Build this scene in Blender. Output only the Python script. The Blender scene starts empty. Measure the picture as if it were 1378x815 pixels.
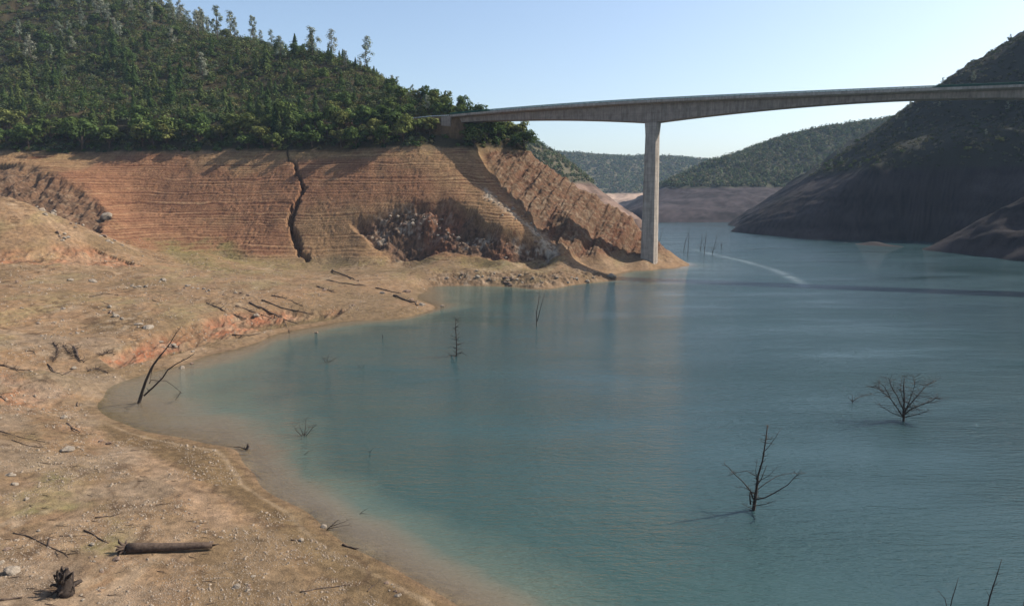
import bpy, math, random
import numpy as np
from mathutils import Vector
random.seed(7)
rng = np.random.default_rng(11)
PI = math.pi
scene = bpy.context.scene
COL = scene.collection

# ------------------------------------------------------------------ camera model
HCAM = 29.0
FPX, CU, CV = 950.0, 689.0, 407.5
PITCH = math.atan(137.5 / FPX)
cp_, sp_ = math.cos(PITCH), math.sin(PITCH)

def ray(u, v):
    xc = (u - CU) / FPX; yc = -(v - CV) / FPX
    return np.array([xc, cp_ + yc * sp_, -sp_ + yc * cp_])
def P(u, v, Y):
    d = ray(u, v); t = Y / d[1]
    return (d[0] * t, Y, HCAM + d[2] * t)
def W(u, v, z=0.0):
    d = ray(u, v); t = (z - HCAM) / d[2]
    return (d[0] * t, d[1] * t, z)
def project(x, y, z):
    dz = z - HCAM
    depth = y * cp_ - dz * sp_
    up = y * sp_ + dz * cp_
    depth = np.where(depth < 1, 1, depth)
    return CU + FPX * x / depth, CV - FPX * up / depth

# ------------------------------------------------------------------ numpy noise
def _hash(ix, iy, seed):
    h = (ix.astype(np.int64) * 374761393 + iy.astype(np.int64) * 668265263 + seed * 1442695041) & 0xFFFFFFFF
    h = ((h ^ (h >> 13)) * 1274126177) & 0xFFFFFFFF
    h = h ^ (h >> 16)
    return (h & 0xFFFF).astype(np.float64) / 65535.0
def vnoise(x, y, seed=0):
    x = np.asarray(x, float); y = np.asarray(y, float)
    ix = np.floor(x); iy = np.floor(y)
    fx = x - ix; fy = y - iy
    fx = fx * fx * fx * (fx * (fx * 6 - 15) + 10); fy = fy * fy * fy * (fy * (fy * 6 - 15) + 10)
    a = _hash(ix, iy, seed); b = _hash(ix + 1, iy, seed)
    c = _hash(ix, iy + 1, seed); d = _hash(ix + 1, iy + 1, seed)
    return ((a + (b - a) * fx) * (1 - fy) + (c + (d - c) * fx) * fy) * 2 - 1
def fbm(x, y, oct=4, seed=0, gain=0.5):
    s = 0.0; a = 1.0; n = 0.0
    for o in range(oct):
        c_, s_ = math.cos(o * 1.3), math.sin(o * 1.3)
        s = s + a * vnoise((x * c_ - y * s_) * 2 ** o + 17.3 * o, (x * s_ + y * c_) * 2 ** o - 9.1 * o, seed + o * 31)
        n += a; a *= gain
    return s / n
def sstep(a, b, x):
    t = np.clip((x - a) / (b - a), 0, 1); return t * t * (3 - 2 * t)

# ------------------------------------------------------------------ smooth surface through survey points
class Surface:
    def __init__(self, pts, c=5.0, lam=0.3):
        p = np.array(pts, float)
        self.xy = p[:, :2]; z = p[:, 2]; self.c = c; n = len(p)
        d = np.sqrt(((self.xy[:, None] - self.xy[None]) ** 2).sum(-1) + c * c)
        A = np.zeros((n + 3, n + 3)); A[:n, :n] = -d - lam * -1.0 * np.eye(n) * -1.0
        A[:n, n] = 1; A[:n, n + 1:] = self.xy / 100; A[n, :n] = 1; A[n + 1:, :n] = (self.xy / 100).T
        A[:n, :n] = -d + lam * np.eye(n)
        b = np.concatenate([z, np.zeros(3)])
        self.w = np.linalg.solve(A, b)
    def __call__(self, x, y):
        x = np.asarray(x, float); y = np.asarray(y, float)
        shp = x.shape; x = x.ravel(); y = y.ravel()
        n = len(self.xy); w = self.w
        out = w[n] + w[n + 1] * x / 100 + w[n + 2] * y / 100
        for i in range(n):
            out -= w[i] * np.sqrt((x - self.xy[i, 0]) ** 2 + (y - self.xy[i, 1]) ** 2 + self.c ** 2)
        return out.reshape(shp)

SHORE = [(617,815),(575,789),(534,766),(481,742),(435,709),(393,678),(345,647),(328,624),(316,604),(285,598),(250,590),(215,584),
         (181,576),(150,564),(133,551),(134,538),(142,526),(169,512),(198,502),(228,495),(254,488),(268,482),(300,473),(345,461),(396,444),(430,438),(466,432),
         (505,430),(543,427),(572,420),(585,413),(568,405),(564,396),(585,385),(640,384),(690,385),(715,388),(741,388),(775,383),
         (806,379),(829,375),(829,369),(850,364),(882,362),(900,361),(916,359)]
main_pts = [W(u, v, 0) for u, v in SHORE]
main_pts += [W(*a) for a in [  # lake bed
 (200,556,-.35),(300,580,-.6),(380,640,-.6),(450,690,-.6),(520,730,-.6),(590,775,-.6),(165,538,-.4),(200,520,-.7),(260,505,-.9),(340,480,-.9),
 (300,545,-2.0),(430,650,-2.5),(560,725,-3),(400,490,-3.5),(600,440,-3.5),(500,445,-1.6),(640,400,-2.0),(700,400,-2.5),(800,600,-10),(900,450,-12),
 (780,395,-3),(850,378,-2.5),(900,370,-2),(950,372,-8),(960,350,-8),(1100,500,-15),(1000,335,-15),(1200,800,-14),(700,560,-8),(560,560,-6),(600,418,-.8)]]
main_pts += [W(*a) for a in [  # low ground and bench
 (500,800,.6),(450,770,.7),(380,730,.8),(330,690,.8),(280,650,.9),(230,615,.9),(160,590,.8),(110,570,1.1),(0,560,2.4),(0,640,2.4),(0,720,2.6),(0,815,3.1),
 (150,815,2.3),(300,815,1.7),(420,815,1.0),(150,700,2.0),(100,640,1.8),(-200,700,4),(-400,815,5),(-250,570,5),(200,900,2.4),(450,920,1.2),(720,960,0.0),(0,1100,4),(-600,1100,7),
 (0,505,3.2),(60,520,2.2),(100,525,1.4),(0,470,4.3),(-200,480,8),(60,500,3.4),(90,505,1.6),(60,455,4.0),(120,450,3.6),(130,490,1.4),(0,430,6),(0,400,8.4),(150,400,6.5),(150,455,3.6),(200,440,3.9),(250,427,3.9),(330,412,3.6),(400,407,3.0),(470,405,1.9),
 (160,492,1.2),(200,478,1.2),(250,463,1.2),(330,440,1.1),(400,428,.8),(300,390,5.2),(400,382,4.3),(500,395,2.0),(540,403,1.3),(480,370,3.5),(550,378,2.6),
 (580,370,3.4),(640,367,3.8),(700,366,3.8),(740,368,3.4),(780,366,2.6),(810,368,1.6),(790,356,3.2),(840,354,2.6),(873,354,2.5),(896,354,1.5),
 (450,352,4.8),(550,352,4.8),(650,357,4.4),(720,357,4.0),(350,372,5.0),(250,372,7),(235,353,8)]]
main_pts += [P(*a) for a in [  # near spur on the left
 (0,352,190),(60,352,196),(130,356,205),(0,300,206),(0,266,216),(60,286,221),(120,311,226),(180,335,233),(-200,350,185),(-200,240,235),(-400,300,230),
 # terraced slope
 (400,347,284),(300,350,284),(500,347,279),(600,346,273),(680,347,271),(250,340,283),(200,324,288),
 (250,280,320),(330,280,316),(400,280,309),(480,280,303),(560,280,298),(620,275,296),(180,280,322),
 (130,208,362),(200,207,356),(300,205,351),(400,203.5,344),(500,202,335),(560,200.5,327),(600,200.5,327),(625,200.5,329),(645,201,334),(680,203,343),(716,208,350),
 (640,250,306),(672,250,310),(702,252,321),(695,272,301),(722,272,314),(690,300,285),(712,300,293),(740,300,304),(730,318,284),(760,318,297),(748,345,274),(800,346,291),(850,349,306),(760,290,306),(800,312,312),(850,330,316),
 (740,225,342),(760,241,340),(800,263,336),(850,296,334),(880,322,330),(905,346,322),
 (0,214,350),(60,216,352),(0,225,325),(60,238,316),(0,258,302),(60,276,297),(120,268,308),(125,298,288),(-200,205,360),(-200,250,300),
 # forest hill
 (0,60,520),(0,-90,680),(100,-45,650),(215,14,600),(350,58,540),(430,74,500),(500,95,470),(560,128,430),(610,158,398),(640,165,378),(690,190,350),
 (200,120,450),(100,80,500),(350,130,435),(450,150,400),(-300,205,370),(-300,-150,700),(-500,100,450),(400,170,372),(200,170,378),(60,170,385),(540,159,373),(480,160,375),(590,158,372)]]
main_pts += [(-190,262,20),(-150,258,14),(-112,258,10),(60,380,-3),(105,350,-5),(40,400,4),(15,400,28),(-15,440,50),(20,460,10),(60,480,-5),(110,420,-9),
 (-33,480,62),(-93,560,90),(-193,640,125),(-300,720,180),(-420,760,220),(-600,600,200),(0,600,20),(100,600,-10),(-100,720,60),(-450,400,110),(200,300,-14),(150,420,-14),(180,700,-14),(120,700,-14),(60,760,-12),(250,640,-14),(30,680,-8),(200,560,-14),(200,780,-14),(90,600,-12),(350,500,-14)]
base_main = Surface(main_pts, c=5.0, lam=0.05)

# ------------------------------------------------------------------ regions on the ground, outlined where they lie
def poly_dist(u, v, poly):
    """signed distance (outline units), positive inside"""
    n = len(poly); d2 = np.full(u.shape, 1e18); inside = np.zeros(u.shape, bool)
    for i in range(n):
        ax, ay = poly[i]; bx, by = poly[(i + 1) % n]
        ex, ey = bx - ax, by - ay; L = ex * ex + ey * ey + 1e-9
        t = np.clip(((u - ax) * ex + (v - ay) * ey) / L, 0, 1)
        d2 = np.minimum(d2, (u - ax - t * ex) ** 2 + (v - ay - t * ey) ** 2)
        if abs(by - ay) > 1e-9:
            c = ((ay > v) != (by > v)) & (u < (bx - ax) * (v - ay) / (by - ay) + ax)
            inside ^= c
    d = np.sqrt(d2); return np.where(inside, d, -d)
def line_dist(u, v, pts):
    d2 = np.full(u.shape, 1e18)
    for (ax, ay), (bx, by) in zip(pts[:-1], pts[1:]):
        ex, ey = bx - ax, by - ay; L = ex * ex + ey * ey + 1e-9
        t = np.clip(((u - ax) * ex + (v - ay) * ey) / L, 0, 1)
        d2 = np.minimum(d2, (u - ax - t * ex) ** 2 + (v - ay - t * ey) ** 2)
    return np.sqrt(d2)
ALCOVE = [(478,300),(520,284),(560,274),(605,272),(640,286),(655,304),(690,318),(738,326),(752,340),(742,350),(690,348),(640,340),(600,336),(560,345),(530,348),(505,330)]
SCARP = [(-60,205),(0,214),(40,222),(70,236),(105,252),(128,272),(140,292),(128,312),(60,300),(-60,270)]
CUTBANK = [(140,482),(170,468),(215,452),(260,434),(310,424),(360,416),(420,420),(470,414),(455,424),(400,434),(340,446),(280,460),(235,474),(160,494)]
REDWASH = [(-60,500),(10,505),(60,512),(95,535),(112,556),(150,580),(215,605),(160,600),(90,575),(40,560),(-60,555)]
REDBAND = [(-60,332),(20,334),(80,330),(140,332),(200,342),(236,352),(200,357),(130,356),(60,352),(-60,350)]
ROCKSHORE = [(560,404),(566,388),(590,368),(650,364),(740,366),(800,364),(832,372),(812,382),(745,390),(600,388),(575,400)]
WHITEGULLY = [(646,252),(665,262),(690,282),(715,302),(742,322),(752,340),(745,345),(728,318),(700,296),(672,276),(650,262)]
GREENLOW = [(200,322),(300,322),(330,345),(400,352),(500,349),(640,348),(760,350),(740,362),(600,364),(480,366),(420,366),(300,372),(235,352)]
GREENNEAR = [(-50,560),(40,585),(90,640),(150,690),(185,730),(150,770),(60,740),(-50,700)]
WETFLAT = [(120,560),(180,580),(300,600),(345,650),(435,712),(540,772),(620,820),(560,860),(470,800),(380,720),(300,660),(220,620),(150,590)]
CRACK = [(384,204),(396,218),(403,238),(410,252),(404,262),(393,280),(390,300),(398,322),(404,340),(412,349)]
TRACK = [(60, 525), (110, 560), (165, 600), (235, 645), (300, 700), (345, 750), (375, 790), (385, 850)]
RIDGELOG = [(650,205),(668,240),(690,268),(716,298),(745,325)]

def terrain(x, y, want_color=False):
    x = np.asarray(x, float); y = np.asarray(y, float)
    zb = base_main(x, y)
    u, v = project(x, y, zb)
    wob = 11 * fbm(x / 8, y / 8, 4, 5)
    uw, vw = u + wob, v + 0.6 * 6 * fbm(x / 5, y / 5, 3, 9)
    near = (y < 420) & (zb > -2)
    def reg(poly, soft, ymax=340, ymin=0):
        lo_u = min(p[0] for p in poly) - 40; hi_u = max(p[0] for p in poly) + 40
        lo_v = min(p[1] for p in poly) - 40; hi_v = max(p[1] for p in poly) + 40
        m = (u > lo_u) & (u < hi_u) & (v > lo_v) & (v < hi_v) & (y < ymax) & (y > ymin)
        out = np.zeros(x.shape)
        if m.any():
            out[m] = sstep(-soft, soft, poly_dist(uw[m], vw[m], poly))
        return out
    alc = reg(ALCOVE, 8, 325, 255); scp = reg(SCARP, 7, 345, 262); cut = reg(CUTBANK, 3); rwash = reg(REDWASH, 10); rband = reg(REDBAND, 3, 215)
    rshore = reg(ROCKSHORE, 3, 300, 200); wg = reg(WHITEGULLY, 5, 335, 250); glow = reg(GREENLOW, 8, 300, 225); gnear = reg(GREENNEAR, 22); wet = reg(WETFLAT, 8)
    ring = sstep(4.5, 8, zb) * (1 - sstep(51.5, 53.5, zb)) * sstep(235, 262, y)
    # right of the gully the spur is ribbed rock
    gully = line_dist(u, v, RIDGELOG)
    spur = sstep(-8, 14, (u - np.interp(v, [200, 240, 268, 298, 325, 350], [648, 668, 690, 716, 745, 770]))) * ring * (y < 400)
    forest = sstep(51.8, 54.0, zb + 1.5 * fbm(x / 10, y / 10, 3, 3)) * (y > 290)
    z = zb.copy()
    # large lumps on the wooded hill
    z += forest * (4.0 * fbm(x / 40, y / 40, 4, 21)) * sstep(54, 75, zb)
    z += ring * (1 - spur) * 0.9 * fbm(x / 22, y / 22, 4, 23)
    # general small relief
    slopy = np.clip(ring + 0.25, 0, 1)
    z += np.where(zb > 0.25, 1, .25) * (0.10 * fbm(x / 3, y / 3, 4, 31) + 0.05 * fbm(x / .8, y / .8, 3, 37)) * (0.5 + 1.4 * slopy) * sstep(0, 1.2, np.abs(zb) + .25)
    bench = sstep(2.2, 5, zb) * (1 - forest)
    z += bench * (0.38 * fbm(x / 5, y / 5, 4, 41) + .30 * sstep(.15, .45, fbm(x / 11, y / 11, 2, 42)) * fbm(x / 1.1, y / 1.1, 3, 44))
    # cuts and scarps: ground lowered, so their upper rim stands as a cliff
    flute = fbm(x / 1.6, y / 6, 4, 43)
    blob = fbm(x / 2.4, (y * .35 + zb) / 1.9, 5, 47, .6); rockn = fbm(x / 1.5, (y * .3 + zb) / 1.1, 4, 48, .6)
    z -= alc * (4.0 + 0.0 * x) * (0.75 + .5 * fbm(x / 7, y / 7, 2, 49)); z += alc * 2.0 * blob * sstep(.3, 1, alc)
    z -= scp * 4.2; z += scp * (1.5 * blob + 2.6 * fbm(x / 4.2, y / 16, 3, 53))
    z -= cut * 1.1; z += cut * (1.0 * flute + .8 * blob) * sstep(.2, 1.2, zb)
    z += rwash * .35 * fbm(x / 1.5, y / 1.5, 4, 59) ; z -= rband * .8; z += rband * .9 * fbm(x / 2.2, y / 5, 4, 61, .6)
    z += rshore * 1.0 * fbm(x / 2.2, y / 2.2, 4, 67, .6) * sstep(-.5, 1.2, zb)
    z += wg * 1.1 * blob
    # ribs of the spur run down and to the right
    rx = x * .78 + (330 - y) * .25 + zb * 0.62; ry = x * .62 - zb * .55
    rib = fbm(rx / 17, ry / 4.6, 5, 71, .58)
    z += spur * (3.3 * rib + 1.1 * fbm(x / 2.4, (y * .4 + zb) / 2.0, 4, 73, .6))
    z -= 2.2 * np.exp(-(gully / 9.0) ** 2) * ring * (y < 345)
    # narrow crack
    cd = line_dist(u + 6 * fbm(x / 3.5, y / 5, 4, 77) + 2.5 * fbm(x / .9, y / .9, 2, 78), v, CRACK)
    wcr = np.interp(v, [204, 250, 280, 330, 349], [2.6, 3.6, 5.0, 7.5, 4.0])
    crack = np.where((y > 270) & (y < 375), 1 - sstep(wcr * .35, wcr, cd), 0)
    z -= crack * np.interp(v, [204, 250, 300, 345], [2.0, 2.6, 3.6, 2.6])
    # shore terraces left by the falling lake
    warp = 0.8 * fbm(x / 30, y / 30, 3, 81) + .34 * fbm(x / 5, y / 5, 4, 83)
    lam = 1.0
    q = (z + warp) / lam + .9 * vnoise(z * .45, z * 0 + 3, 85)
    fr = q - np.floor(q)
    st = (sstep(0.0, 1.0, np.clip(fr * 1.9 - .45, 0, 1)) - fr) * lam
    tw = ring * (1 - .9 * spur) * (1 - alc) * (1 - scp) * (1 - crack) * (.5 + .55 * fbm(x / 14, q * .45, 3, 87))
    z += np.clip(tw, 0, 1) * st * 1.0
    lam2 = .42
    q2 = (z + .3 * warp) / lam2; fr2 = q2 - np.floor(q2)
    st2 = (sstep(0, 1, np.clip(fr2 * 1.6 - .3, 0, 1)) - fr2) * lam2
    tw2 = sstep(.35, .8, z) * (1 - ring) * (1 - forest) * (1 - cut) * (1 - rwash) * (.5 + .4 * fbm(x / 12, y / 12, 2, 89))
    z += np.clip(tw2, 0, 1) * st2 * .8
    # road shelf
    rd = line_dist(x, y, ROAD_XY)
    rz = ROAD_Z
    z = np.where(y > 330, z + (rz - z) * (1 - sstep(4.5, 8.0, rd)) * forest, z)
    if not want_color:
        return z
    rockc = fbm(x / 1.6, (z + .3 * y) / 1.2, 4, 48, .6)
    # ---- soil and rock colours
    def C(r, g, b): return np.array([r, g, b])
    n1 = fbm(x / 14, y / 14, 4, 101); n2 = fbm(x / 3, y / 3, 4, 103); n3 = fbm(x / 60, y / 60, 2, 105); n4 = fbm(x / .7, y / .7, 3, 107)
    col = np.empty(x.shape + (3,)); col[:] = C(.265, .19, .12)
    def mix(w, c):
        w = np.clip(w, 0, 1)[..., None]; col[:] = col * (1 - w) + np.asarray(c) * w
    mix(.5 * sstep(-.2, .6, n1), C(.38, .25, .15))
    mix(.35 * sstep(0, .6, n2), C(.30, .20, .13))
    # terraced slope
    mix(ring * .65, C(.33, .215, .12))
    redb = sstep(-.25, .35, n3 + .5 * n1 + .55 * np.exp(-((zb - 34) / 9) ** 2) - .25)
    mix(ring * (1 - spur) * redb * .7, C(.27, .135, .085))
    ris = np.exp(-((fr - .42) / .16) ** 2)
    mix(ring * (1 - spur) * (1 - alc) * ris * (.6 + 1.0 * fbm(x / 11, q * .9, 3, 109)), C(.15, .07, .045))
    tr = np.exp(-((fr - .85) / .10) ** 2)
    mix(ring * (1 - spur) * (1 - alc) * tr * .6 * sstep(-.2, .5, fbm(x / 16, q * 1.3, 3, 110)), C(.60, .43, .26))
    mix(ring * sstep(47, 51, zb) * .4 * sstep(-.1, .3, n1), C(.42, .33, .17))
    # spur: brown rock, its colour darkened for the shade on this face
    mix(spur * .94, C(.15, .098, .066))
    mix(spur * sstep(-.05, .45, fbm(rx / 22, ry / 7, 4, 111)) * .85, C(.155, .072, .045))
    mix(spur * sstep(.15, .5, -rib) * .8, C(.16, .085, .055))
    mix(spur * sstep(.16, .32, rockc) * .5, C(.33, .265, .20)); mix(spur * sstep(.12, .3, -rockc) * .6, C(.18, .095, .06))
    # alcove and scarps; the scarp's colours are lowered to paint in its shade
    mix(alc * .9, C(.15, .10, .075)); mix(alc * sstep(.08, .2, rockc) * sstep(-.1, .3, fbm(x / 9, zb / 5, 3, 46)) * .85, C(.36, .325, .28)); mix(alc * sstep(.1, .5, n1) * .5, C(.28, .12, .07)); mix(alc * sstep(.1, .3, -rockc) * .8, C(.07, .05, .04))
    mix(scp * .9, C(.17, .11, .075)); mix(scp * sstep(.0, .4, n2) * .7, C(.085, .06, .045)); mix(scp * sstep(.15, .3, rockc) * .4, C(.30, .24, .18))
    mix(cut * .95, C(.36, .155, .09)); mix(cut * sstep(.0, .35, -flute) * .8, C(.20, .10, .07)); mix(cut * sstep(.0, .4, n2) * .6, C(.36, .27, .20)); mix(cut * sstep(.2, .5, blob) * .5, C(.50, .33, .22))
    mix(rwash * sstep(-.5, .3, n2 + n1) * .7, C(.36, .175, .105)); mix(rwash * sstep(.1, .5, n2) * .6, C(.34, .21, .13))
    mix(rband * .85, C(.36, .18, .11)); mix(rband * sstep(0, .5, n2) * .6, C(.40, .28, .19)); mix(rband * sstep(.05, .3, -rockc) * .6, C(.20, .11, .07))
    mix(rshore * .9, C(.20, .14, .09)); mix(rshore * sstep(.1, .4, n2) * .7, C(.40, .34, .27))
    mix(wg * sstep(-.25, .05, rockc) * .9, C(.52, .48, .41)); mix(wg * sstep(.1, .3, -rockc) * .8, C(.25, .22, .19))
    # thin green growth near the old waterline
    mix(glow * .75 * sstep(-.4, .3, n1 + n2 * .5 + .1), C(.20, .19, .085)); mix(glow * .4 * sstep(0, .5, n2), C(.15, .12, .07))
    mix(gnear * .5 * sstep(-.1, .35, fbm(x / 4, y / 9, 3, 113)), C(.22, .25, .11))
    mix(.40 * sstep(.1, .5, fbm(x / 9, y / 20, 3, 115)) * (1 - ring) * (1 - forest) * (1 - cut) * (1 - rwash) * sstep(1, 2.5, zb), C(.28, .27, .15))
    lowg = (1 - ring) * (1 - forest)
    mix(lowg * .5 * sstep(.05, .45, fbm(x / 2.2, y / 2.2, 4, 121)), C(.27, .205, .15)); mix(lowg * .55 * sstep(.1, .5, fbm(x / 7, y / 7, 4, 123)), C(.37, .28, .195))
    mix(lowg * .5 * sstep(.22, .5, fbm(x / .9, y / .9, 3, 125)), C(.20, .14, .10))
    # contour stripes on the low ground
    mix(.75 * (1 - ring) * (1 - forest) * np.exp(-((fr2 - .45) / .14) ** 2) * sstep(.3, .7, zb) * (.5 + .5 * n1), C(.24, .155, .10))
    mix(.55 * (1 - ring) * sstep(.1, .5, fbm((x + y * .2) / 1.2, y / 6, 3, 117)) * (zb < 3), C(.30, .225, .16))
    # damp margin and grey silt
    trk = np.exp(-(line_dist(u + 5 * fbm(x / 4, y / 4, 2, 131), v, TRACK) / 15) ** 2) * lowg
    mix(trk * .6, C(.37, .275, .20))
    mix(wet * .88 * (1 - sstep(1.0, 1.6, zb)), C(.165, .12, .07)); mix(wet * .5 * sstep(0, .5, n2), C(.21, .155, .09))
    foam = np.exp(-((z - .30 - .1 * n1) / .05) ** 2) * (y < 110); mix(foam * .5, C(.42, .34, .25))
    edge = 1 - sstep(.05, .38, z + .08 * n2)
    mix(edge * .5, C(.22, .155, .10))
    mix(sstep(0, -.3, z) * .8, C(.30, .225, .15))
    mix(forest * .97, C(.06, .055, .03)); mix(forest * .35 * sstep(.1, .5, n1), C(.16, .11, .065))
    mix(crack * .8, C(.10, .06, .04))
    mix(sstep(2.6, 0, np.abs(rd)) * 0, C(.3, .3, .3))
    cutroad = (1 - sstep(6, 9, rd)) * forest * sstep(-95, -88, x)
    mix(cutroad * .6, C(.28, .18, .11))
    mix(lowg * .6 * sstep(.0, .3, fbm(x / 16, y / 16, 5, 141)), C(.19, .145, .09))
    mix(lowg * .5 * sstep(.18, .34, rockc) * sstep(.05, .3, fbm(x / 10, y / 10, 3, 149)) * sstep(1, 2.5, zb), C(.36, .30, .23)); mix(lowg * .7 * sstep(.2, .36, -rockc) * sstep(.0, .3, fbm(x / 10, y / 10, 3, 149)) * sstep(1, 2.5, zb), C(.11, .075, .05))
    mix(lowg * .55 * sstep(.05, .3, fbm(x / 9 + 5, y / 9, 5, 143)) * (y < 130), C(.30, .245, .19))
    dl = np.abs(fbm(x / 14, y / 14, 3, 145) * 3 + zb * 1.1); dl = np.abs(dl - np.round(dl))
    mix(lowg * .6 * (1 - sstep(.02, .10, dl)) * sstep(-.1, .3, fbm(x / 3, y / 3, 3, 147)), C(.13, .09, .06))
    col *= (1 + .30 * n4 + .18 * n2)[..., None] * np.array([.68, .63, .57])
    col = np.clip(col, .02, .8)
    return z, col

# bridge line, used for the road as well
BX, BY, BZ = 60.5, 310.0, 70.1        # road level above the pier seen in the photo
ax_ = np.array([.93, -.3676]); ax_ /= np.linalg.norm(ax_); nx_ = np.array([-ax_[1], ax_[0]])
def deck_xy(t, s=0.0): return (BX + ax_[0] * t + nx_[0] * s, BY + ax_[1] * t + nx_[1] * s)
def deck_z(t): return BZ - 2.0 * (min(t, 0) / 95.0) ** 2 - (1.4 * (min(t, 200) / 144) ** 1.5 if t > 0 else 0)
T0, T1, T2, T3 = -94.0, 0.0, 195.0, 294.0
a0 = deck_xy(T0)
ROAD_Z = deck_z(T0) - .05
ROAD_XY = [a0, (a0[0] - 10, a0[1] + 4)]
for _x in (-56, -75, -95, -115, -140, -170, -200, -240, -290):
    _ys = np.arange(335, 470, .5); _z = base_main(np.full(_ys.shape, float(_x)), _ys)
    ROAD_XY.append((_x, float(_ys[np.argmax(_z > ROAD_Z)])))

# ------------------------------------------------------------------ object helpers
def tag(o, label=None, cat=None, group=None, kind=None):
    if label: o['label'] = label
    if cat: o['category'] = cat
    if group: o['group'] = group
    if kind: o['kind'] = kind
    return o
def empty(name, loc=(0, 0, 0), rz=0.0):
    o = bpy.data.objects.new(name, None); o.location = loc; o.rotation_euler = (0, 0, rz)
    o.empty_display_size = .2; COL.objects.link(o); return o
def mesh_np(name, verts, faces, mats=None, smooth=False, col=None, attrs=None, fmat=None, cname='Col'):
    verts = np.asarray(verts, np.float32); faces = np.asarray(faces, np.int32)
    k = faces.shape[1]
    me = bpy.data.meshes.new(name)
    me.vertices.add(len(verts)); me.vertices.foreach_set('co', verts.ravel())
    me.loops.add(faces.size); me.loops.foreach_set('vertex_index', faces.ravel())
    me.polygons.add(len(faces)); me.polygons.foreach_set('loop_start', np.arange(len(faces), dtype=np.int32) * k)
    try: me.polygons.foreach_set('loop_total', np.full(len(faces), k, np.int32))
    except Exception: pass
    if smooth: me.polygons.foreach_set('use_smooth', np.ones(len(faces), bool))
    if fmat is not None: me.polygons.foreach_set('material_index', np.asarray(fmat, np.int32))
    me.update(calc_edges=True)
    if col is not None:
        a = me.attributes.new(cname, 'FLOAT_COLOR', 'POINT')
        c4 = np.ones((len(verts), 4), np.float32); c4[:, :3] = col; a.data.foreach_set('color', c4.ravel())
    for n, arr in (attrs or {}).items():
        a = me.attributes.new(n, 'FLOAT', 'POINT'); a.data.foreach_set('value', np.asarray(arr, np.float32))
    for m in (mats or []): me.materials.append(m)
    return me
def link(name, me, parent=None, loc=None):
    o = bpy.data.objects.new(name, me); COL.objects.link(o)
    if parent is not None: o.parent = parent
    if loc is not None: o.location = loc
    return o
def copy_tree(src, parent=None):
    c = src.copy(); COL.objects.link(c)
    if parent is not None: c.parent = parent
    for ch in src.children: copy_tree(ch, c)
    return c
def grid_faces(nr, nc):
    i = np.arange(nr - 1)[:, None] * nc + np.arange(nc - 1)[None]
    return np.stack([i, i + 1, i + nc + 1, i + nc], -1).reshape(-1, 4)

class Geo:   # mixed polygons for small built objects
    def __init__(s): s.v = []; s.f = []
    def add(s, vs, fs):
        b = len(s.v); s.v += [tuple(map(float, q)) for q in vs]; s.f += [tuple(b + i for i in f) for f in fs]
    def box(s, c, sz, ax=(1, 0), z_tilt=0):
        hx, hy, hz = sz[0] / 2, sz[1] / 2, sz[2] / 2; ex = np.array(ax) / np.hypot(*ax); ey = np.array([-ex[1], ex[0]])
        vs = []
        for dz in (-hz, hz):
            for dx, dy in ((-hx, -hy), (hx, -hy), (hx, hy), (-hx, hy)):
                vs.append((c[0] + ex[0] * dx + ey[0] * dy, c[1] + ex[1] * dx + ey[1] * dy, c[2] + dz + dx * z_tilt))
        s.add(vs, [(3, 2, 1, 0), (4, 5, 6, 7), (0, 1, 5, 4), (1, 2, 6, 5), (2, 3, 7, 6), (3, 0, 4, 7)])
    def tube(s, pts, rads, n=6, cap=True):
        pts = [np.array(p, float) for p in pts]; rings = []
        up = np.array([.13, .21, 1.0])
        for i, p in enumerate(pts):
            d = pts[min(i + 1, len(pts) - 1)] - pts[max(i - 1, 0)]; d /= (np.linalg.norm(d) + 1e-9)
            a = np.cross(d, up)
            if np.linalg.norm(a) < .2: a = np.cross(d, np.array([1, 0, 0.]))
            a /= np.linalg.norm(a); b = np.cross(d, a)
            rings.append([p + rads[i] * (math.cos(2 * PI * k / n) * a + math.sin(2 * PI * k / n) * b) for k in range(n)])
        vs = [q for r in rings for q in r]; fs = []
        for i in range(len(pts) - 1):
            for k in range(n): fs.append((i * n + k, i * n + (k + 1) % n, (i + 1) * n + (k + 1) % n, (i + 1) * n + k))
        if cap: fs += [tuple(range(n))[::-1], tuple((len(pts) - 1) * n + k for k in range(n))]
        s.add(vs, fs)
    def mesh(s, name, mat, smooth=False):
        me = bpy.data.meshes.new(name); me.from_pydata(s.v, [], s.f); me.materials.append(mat)
        if smooth: me.polygons.foreach_set('use_smooth', np.ones(len(me.polygons), bool))
        me.update(); return me
    def build(s, name, mat, parent=None, smooth=False, loc=None): return link(name, s.mesh(name, mat, smooth), parent, loc)

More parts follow.
